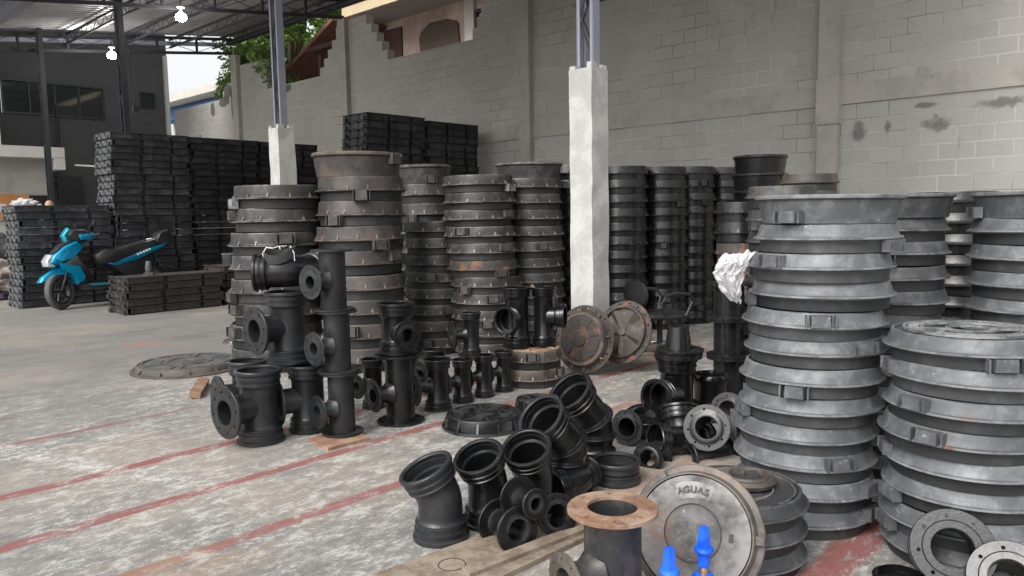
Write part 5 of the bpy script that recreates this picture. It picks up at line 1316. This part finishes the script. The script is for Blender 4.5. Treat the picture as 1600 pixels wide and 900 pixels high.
side([(.16, 1.06), (.26, 1.13), (.42, 1.13), (.50, 1.06), (.46, .97), (.30, .94), (.2, .98)], .13, MT['plastic'], 'handlebar_cover', sc)
side([(.40, 1.12), (.46, 1.16), (.54, 1.05), (.50, .95), (.44, .97)], .07, MT['tealight'], 'nose_visor', sc)
for s_ in (-1, 1):
    side([(.12, 1.02), (.16, 1.08), (.36, 1.05), (.34, .98), (.2, .97)], .02, MT['teal'], 'bar_panel', sc, dy=s_ * .145)
    q = MB(); q.tube([(.24, s_ * .12, 1.03), (.18, s_ * .24, 1.04), (.15, s_ * .35, 1.05)], [.014, .014, .018], 8); q.build('handgrip', MT['rubber'], sc)
    q = MB(); q.tube([(.24, s_ * .18, 1.05), (.26, s_ * .26, 1.15), (.22, s_ * .32, 1.20)], .007, 6)
    q.add([(.215 + .01 * dx, s_ * .33 + .06 * a_, 1.215 + .035 * b_) for dx in (-1, 1) for a_, b_ in ((-1, -.6), (-.6, -1), (.6, -1), (1, -.4), (1, .6), (.5, 1), (-.5, 1), (-1, .5))], [tuple(range(8)), tuple(range(8, 16))[::-1]] + [(i, (i + 1) % 8, 8 + (i + 1) % 8, 8 + i) for i in range(8)])
    q.build('mirror', MT['plastic'], sc)
side([(-.30, .34), (-.30, .26), (.36, .26), (.40, .34), (.30, .36)], .17, MT['plastic'], 'footboard', sc)
side([(-.28, .31), (.30, .315), (.36, .345), (-.2, .34)], .178, MT['tealight'], 'footboard_trim', sc)
side([(.12, .62), (.17, .74), (.05, .83), (-.2, .83), (-.35, .88), (-.6, .94), (-.76, .94), (-.80, .88), (-.6, .80), (-.3, .68), (-.05, .58)], .16, MT['seatm'], 'seat', sc)
side([(-.02, .60), (-.25, .40), (-.62, .44), (-.75, .62), (-.72, .76), (-.3, .70)], .12, MT['plastic'], 'engine_cover', sc)
for s_ in (-1, 1):
    side([(.0, .62), (-.1, .58), (-.45, .66), (-.86, .84), (-.90, .88), (-.6, .83), (-.3, .72)], .02, MT['teal'], 'side_panel', sc, dy=s_ * .135)
    q = MB()
    for k in range(5): q.box((-.44 - k * .045, s_ * .162, .735 + k * .016), (.032, .004, .028), None)
    q.build('side_emblem', MT['strap'], sc, smooth=False)
side([(-.74, .86), (-.96, .84), (-1.0, 1.04), (-.95, 1.10), (-.82, 1.06), (-.76, .96)], .13, MT['plastic'], 'top_case', sc)
q = MB(); q.tube([(-.5, .14, .88), (-.72, .15, .96), (-.8, .06, .97), (-.8, -.06, .97), (-.72, -.15, .96), (-.5, -.14, .88)], .012, 8); q.build('grab_rail', MT['chrome'], sc)
q = MB(); q.tube([(-.2, -.16, .3), (-.55, -.18, .32), (-.95, -.18, .42)], [.025, .05, .045], 12); q.build('exhaust', MT['plastic'], sc)
side([(-.80, .60), (-.98, .50), (-1.02, .38), (-.94, .44), (-.78, .54)], .06, MT['plastic'], 'rear_fender', sc)
q = MB(); q.tube([(.0, .05, .3), (-.02, .26, .02)], .014, 8); q.build('side_stand', MT['steeldark'], sc)
gw = ground(98, 484); az_ = math.pi + rad(50)
sc.scale = (1.13,) * 3
sc.rotation_euler = (rad(3), 0, az_); o_ = Matrix.Rotation(az_, 3, 'Z') @ Vector((.66, 0, 0)); sc.location = (gw.x - o_.x, gw.y - o_.y + .05, 0)

# ------------------------------------------------------------------ person standing far behind the pile
P0 = W(5.25, 17.9, 0)
P0 = pt(78, 330, 16.8); P0.z = 0
pn = bpy.data.objects.new('person', None)
me = bpy.data.meshes.new('body')
J = [(0, 0, .95), (0, 0, 1.2), (0, 0, 1.45), (0, 0, 1.55), (.0, -.02, 1.66), (.19, 0, 1.43), (.25, .02, 1.15), (.24, -.1, .9), (-.19, 0, 1.43), (-.25, .02, 1.15), (-.24, -.1, .9), (.1, 0, .88), (.11, 0, .48), (.11, 0, .08), (.12, -.14, .04), (-.1, 0, .88), (-.11, 0, .48), (-.11, 0, .08), (-.12, -.14, .04), (0, -.01, 1.80)]
Ed = [(0, 1), (1, 2), (2, 3), (3, 4), (4, 19), (2, 5), (5, 6), (6, 7), (2, 8), (8, 9), (9, 10), (0, 11), (11, 12), (12, 13), (13, 14), (0, 15), (15, 16), (16, 17), (17, 18)]
Rd = [.15, .14, .15, .06, .085, .06, .045, .03, .06, .045, .03, .09, .06, .045, .04, .09, .06, .045, .04, .08]
me.from_pydata(J, Ed, []); po = obj('person', me, MT['shirt']); sm_ = po.modifiers.new('skin', 'SKIN'); po.modifiers.new('sub', 'SUBSURF').levels = 2
for i, r__ in enumerate(Rd): me.skin_vertices[0].data[i].radius = (r__, r__)
me.skin_vertices[0].data[0].use_root = True
for d_ in me.skin_vertices[0].data[1:]: d_.use_root = False
po.location = P0; tag(po, 'person standing behind the grate pile, only the head showing', 'person')
bpy.data.objects.remove(pn)
q = MB(); q.sweep([(0, 1.60), (.05, 1.61), (.078, 1.67), (.088, 1.75), (.082, 1.82), (.055, 1.865), (0, 1.885)], seg=24, closed=False, m=Matrix.Diagonal((.95, 1.12, 1, 1)))
q.box((0, -.105, 1.735), (.022, .03, .035)); q.box((.086, 0, 1.74), (.015, .03, .05)); q.box((-.086, 0, 1.74), (.015, .03, .05)); q.build('face', MT['skin'], po)

for o in COL.objects:
    if o.parent is None and o.get('label') and 'kind' not in o: o['kind'] = 'thing'
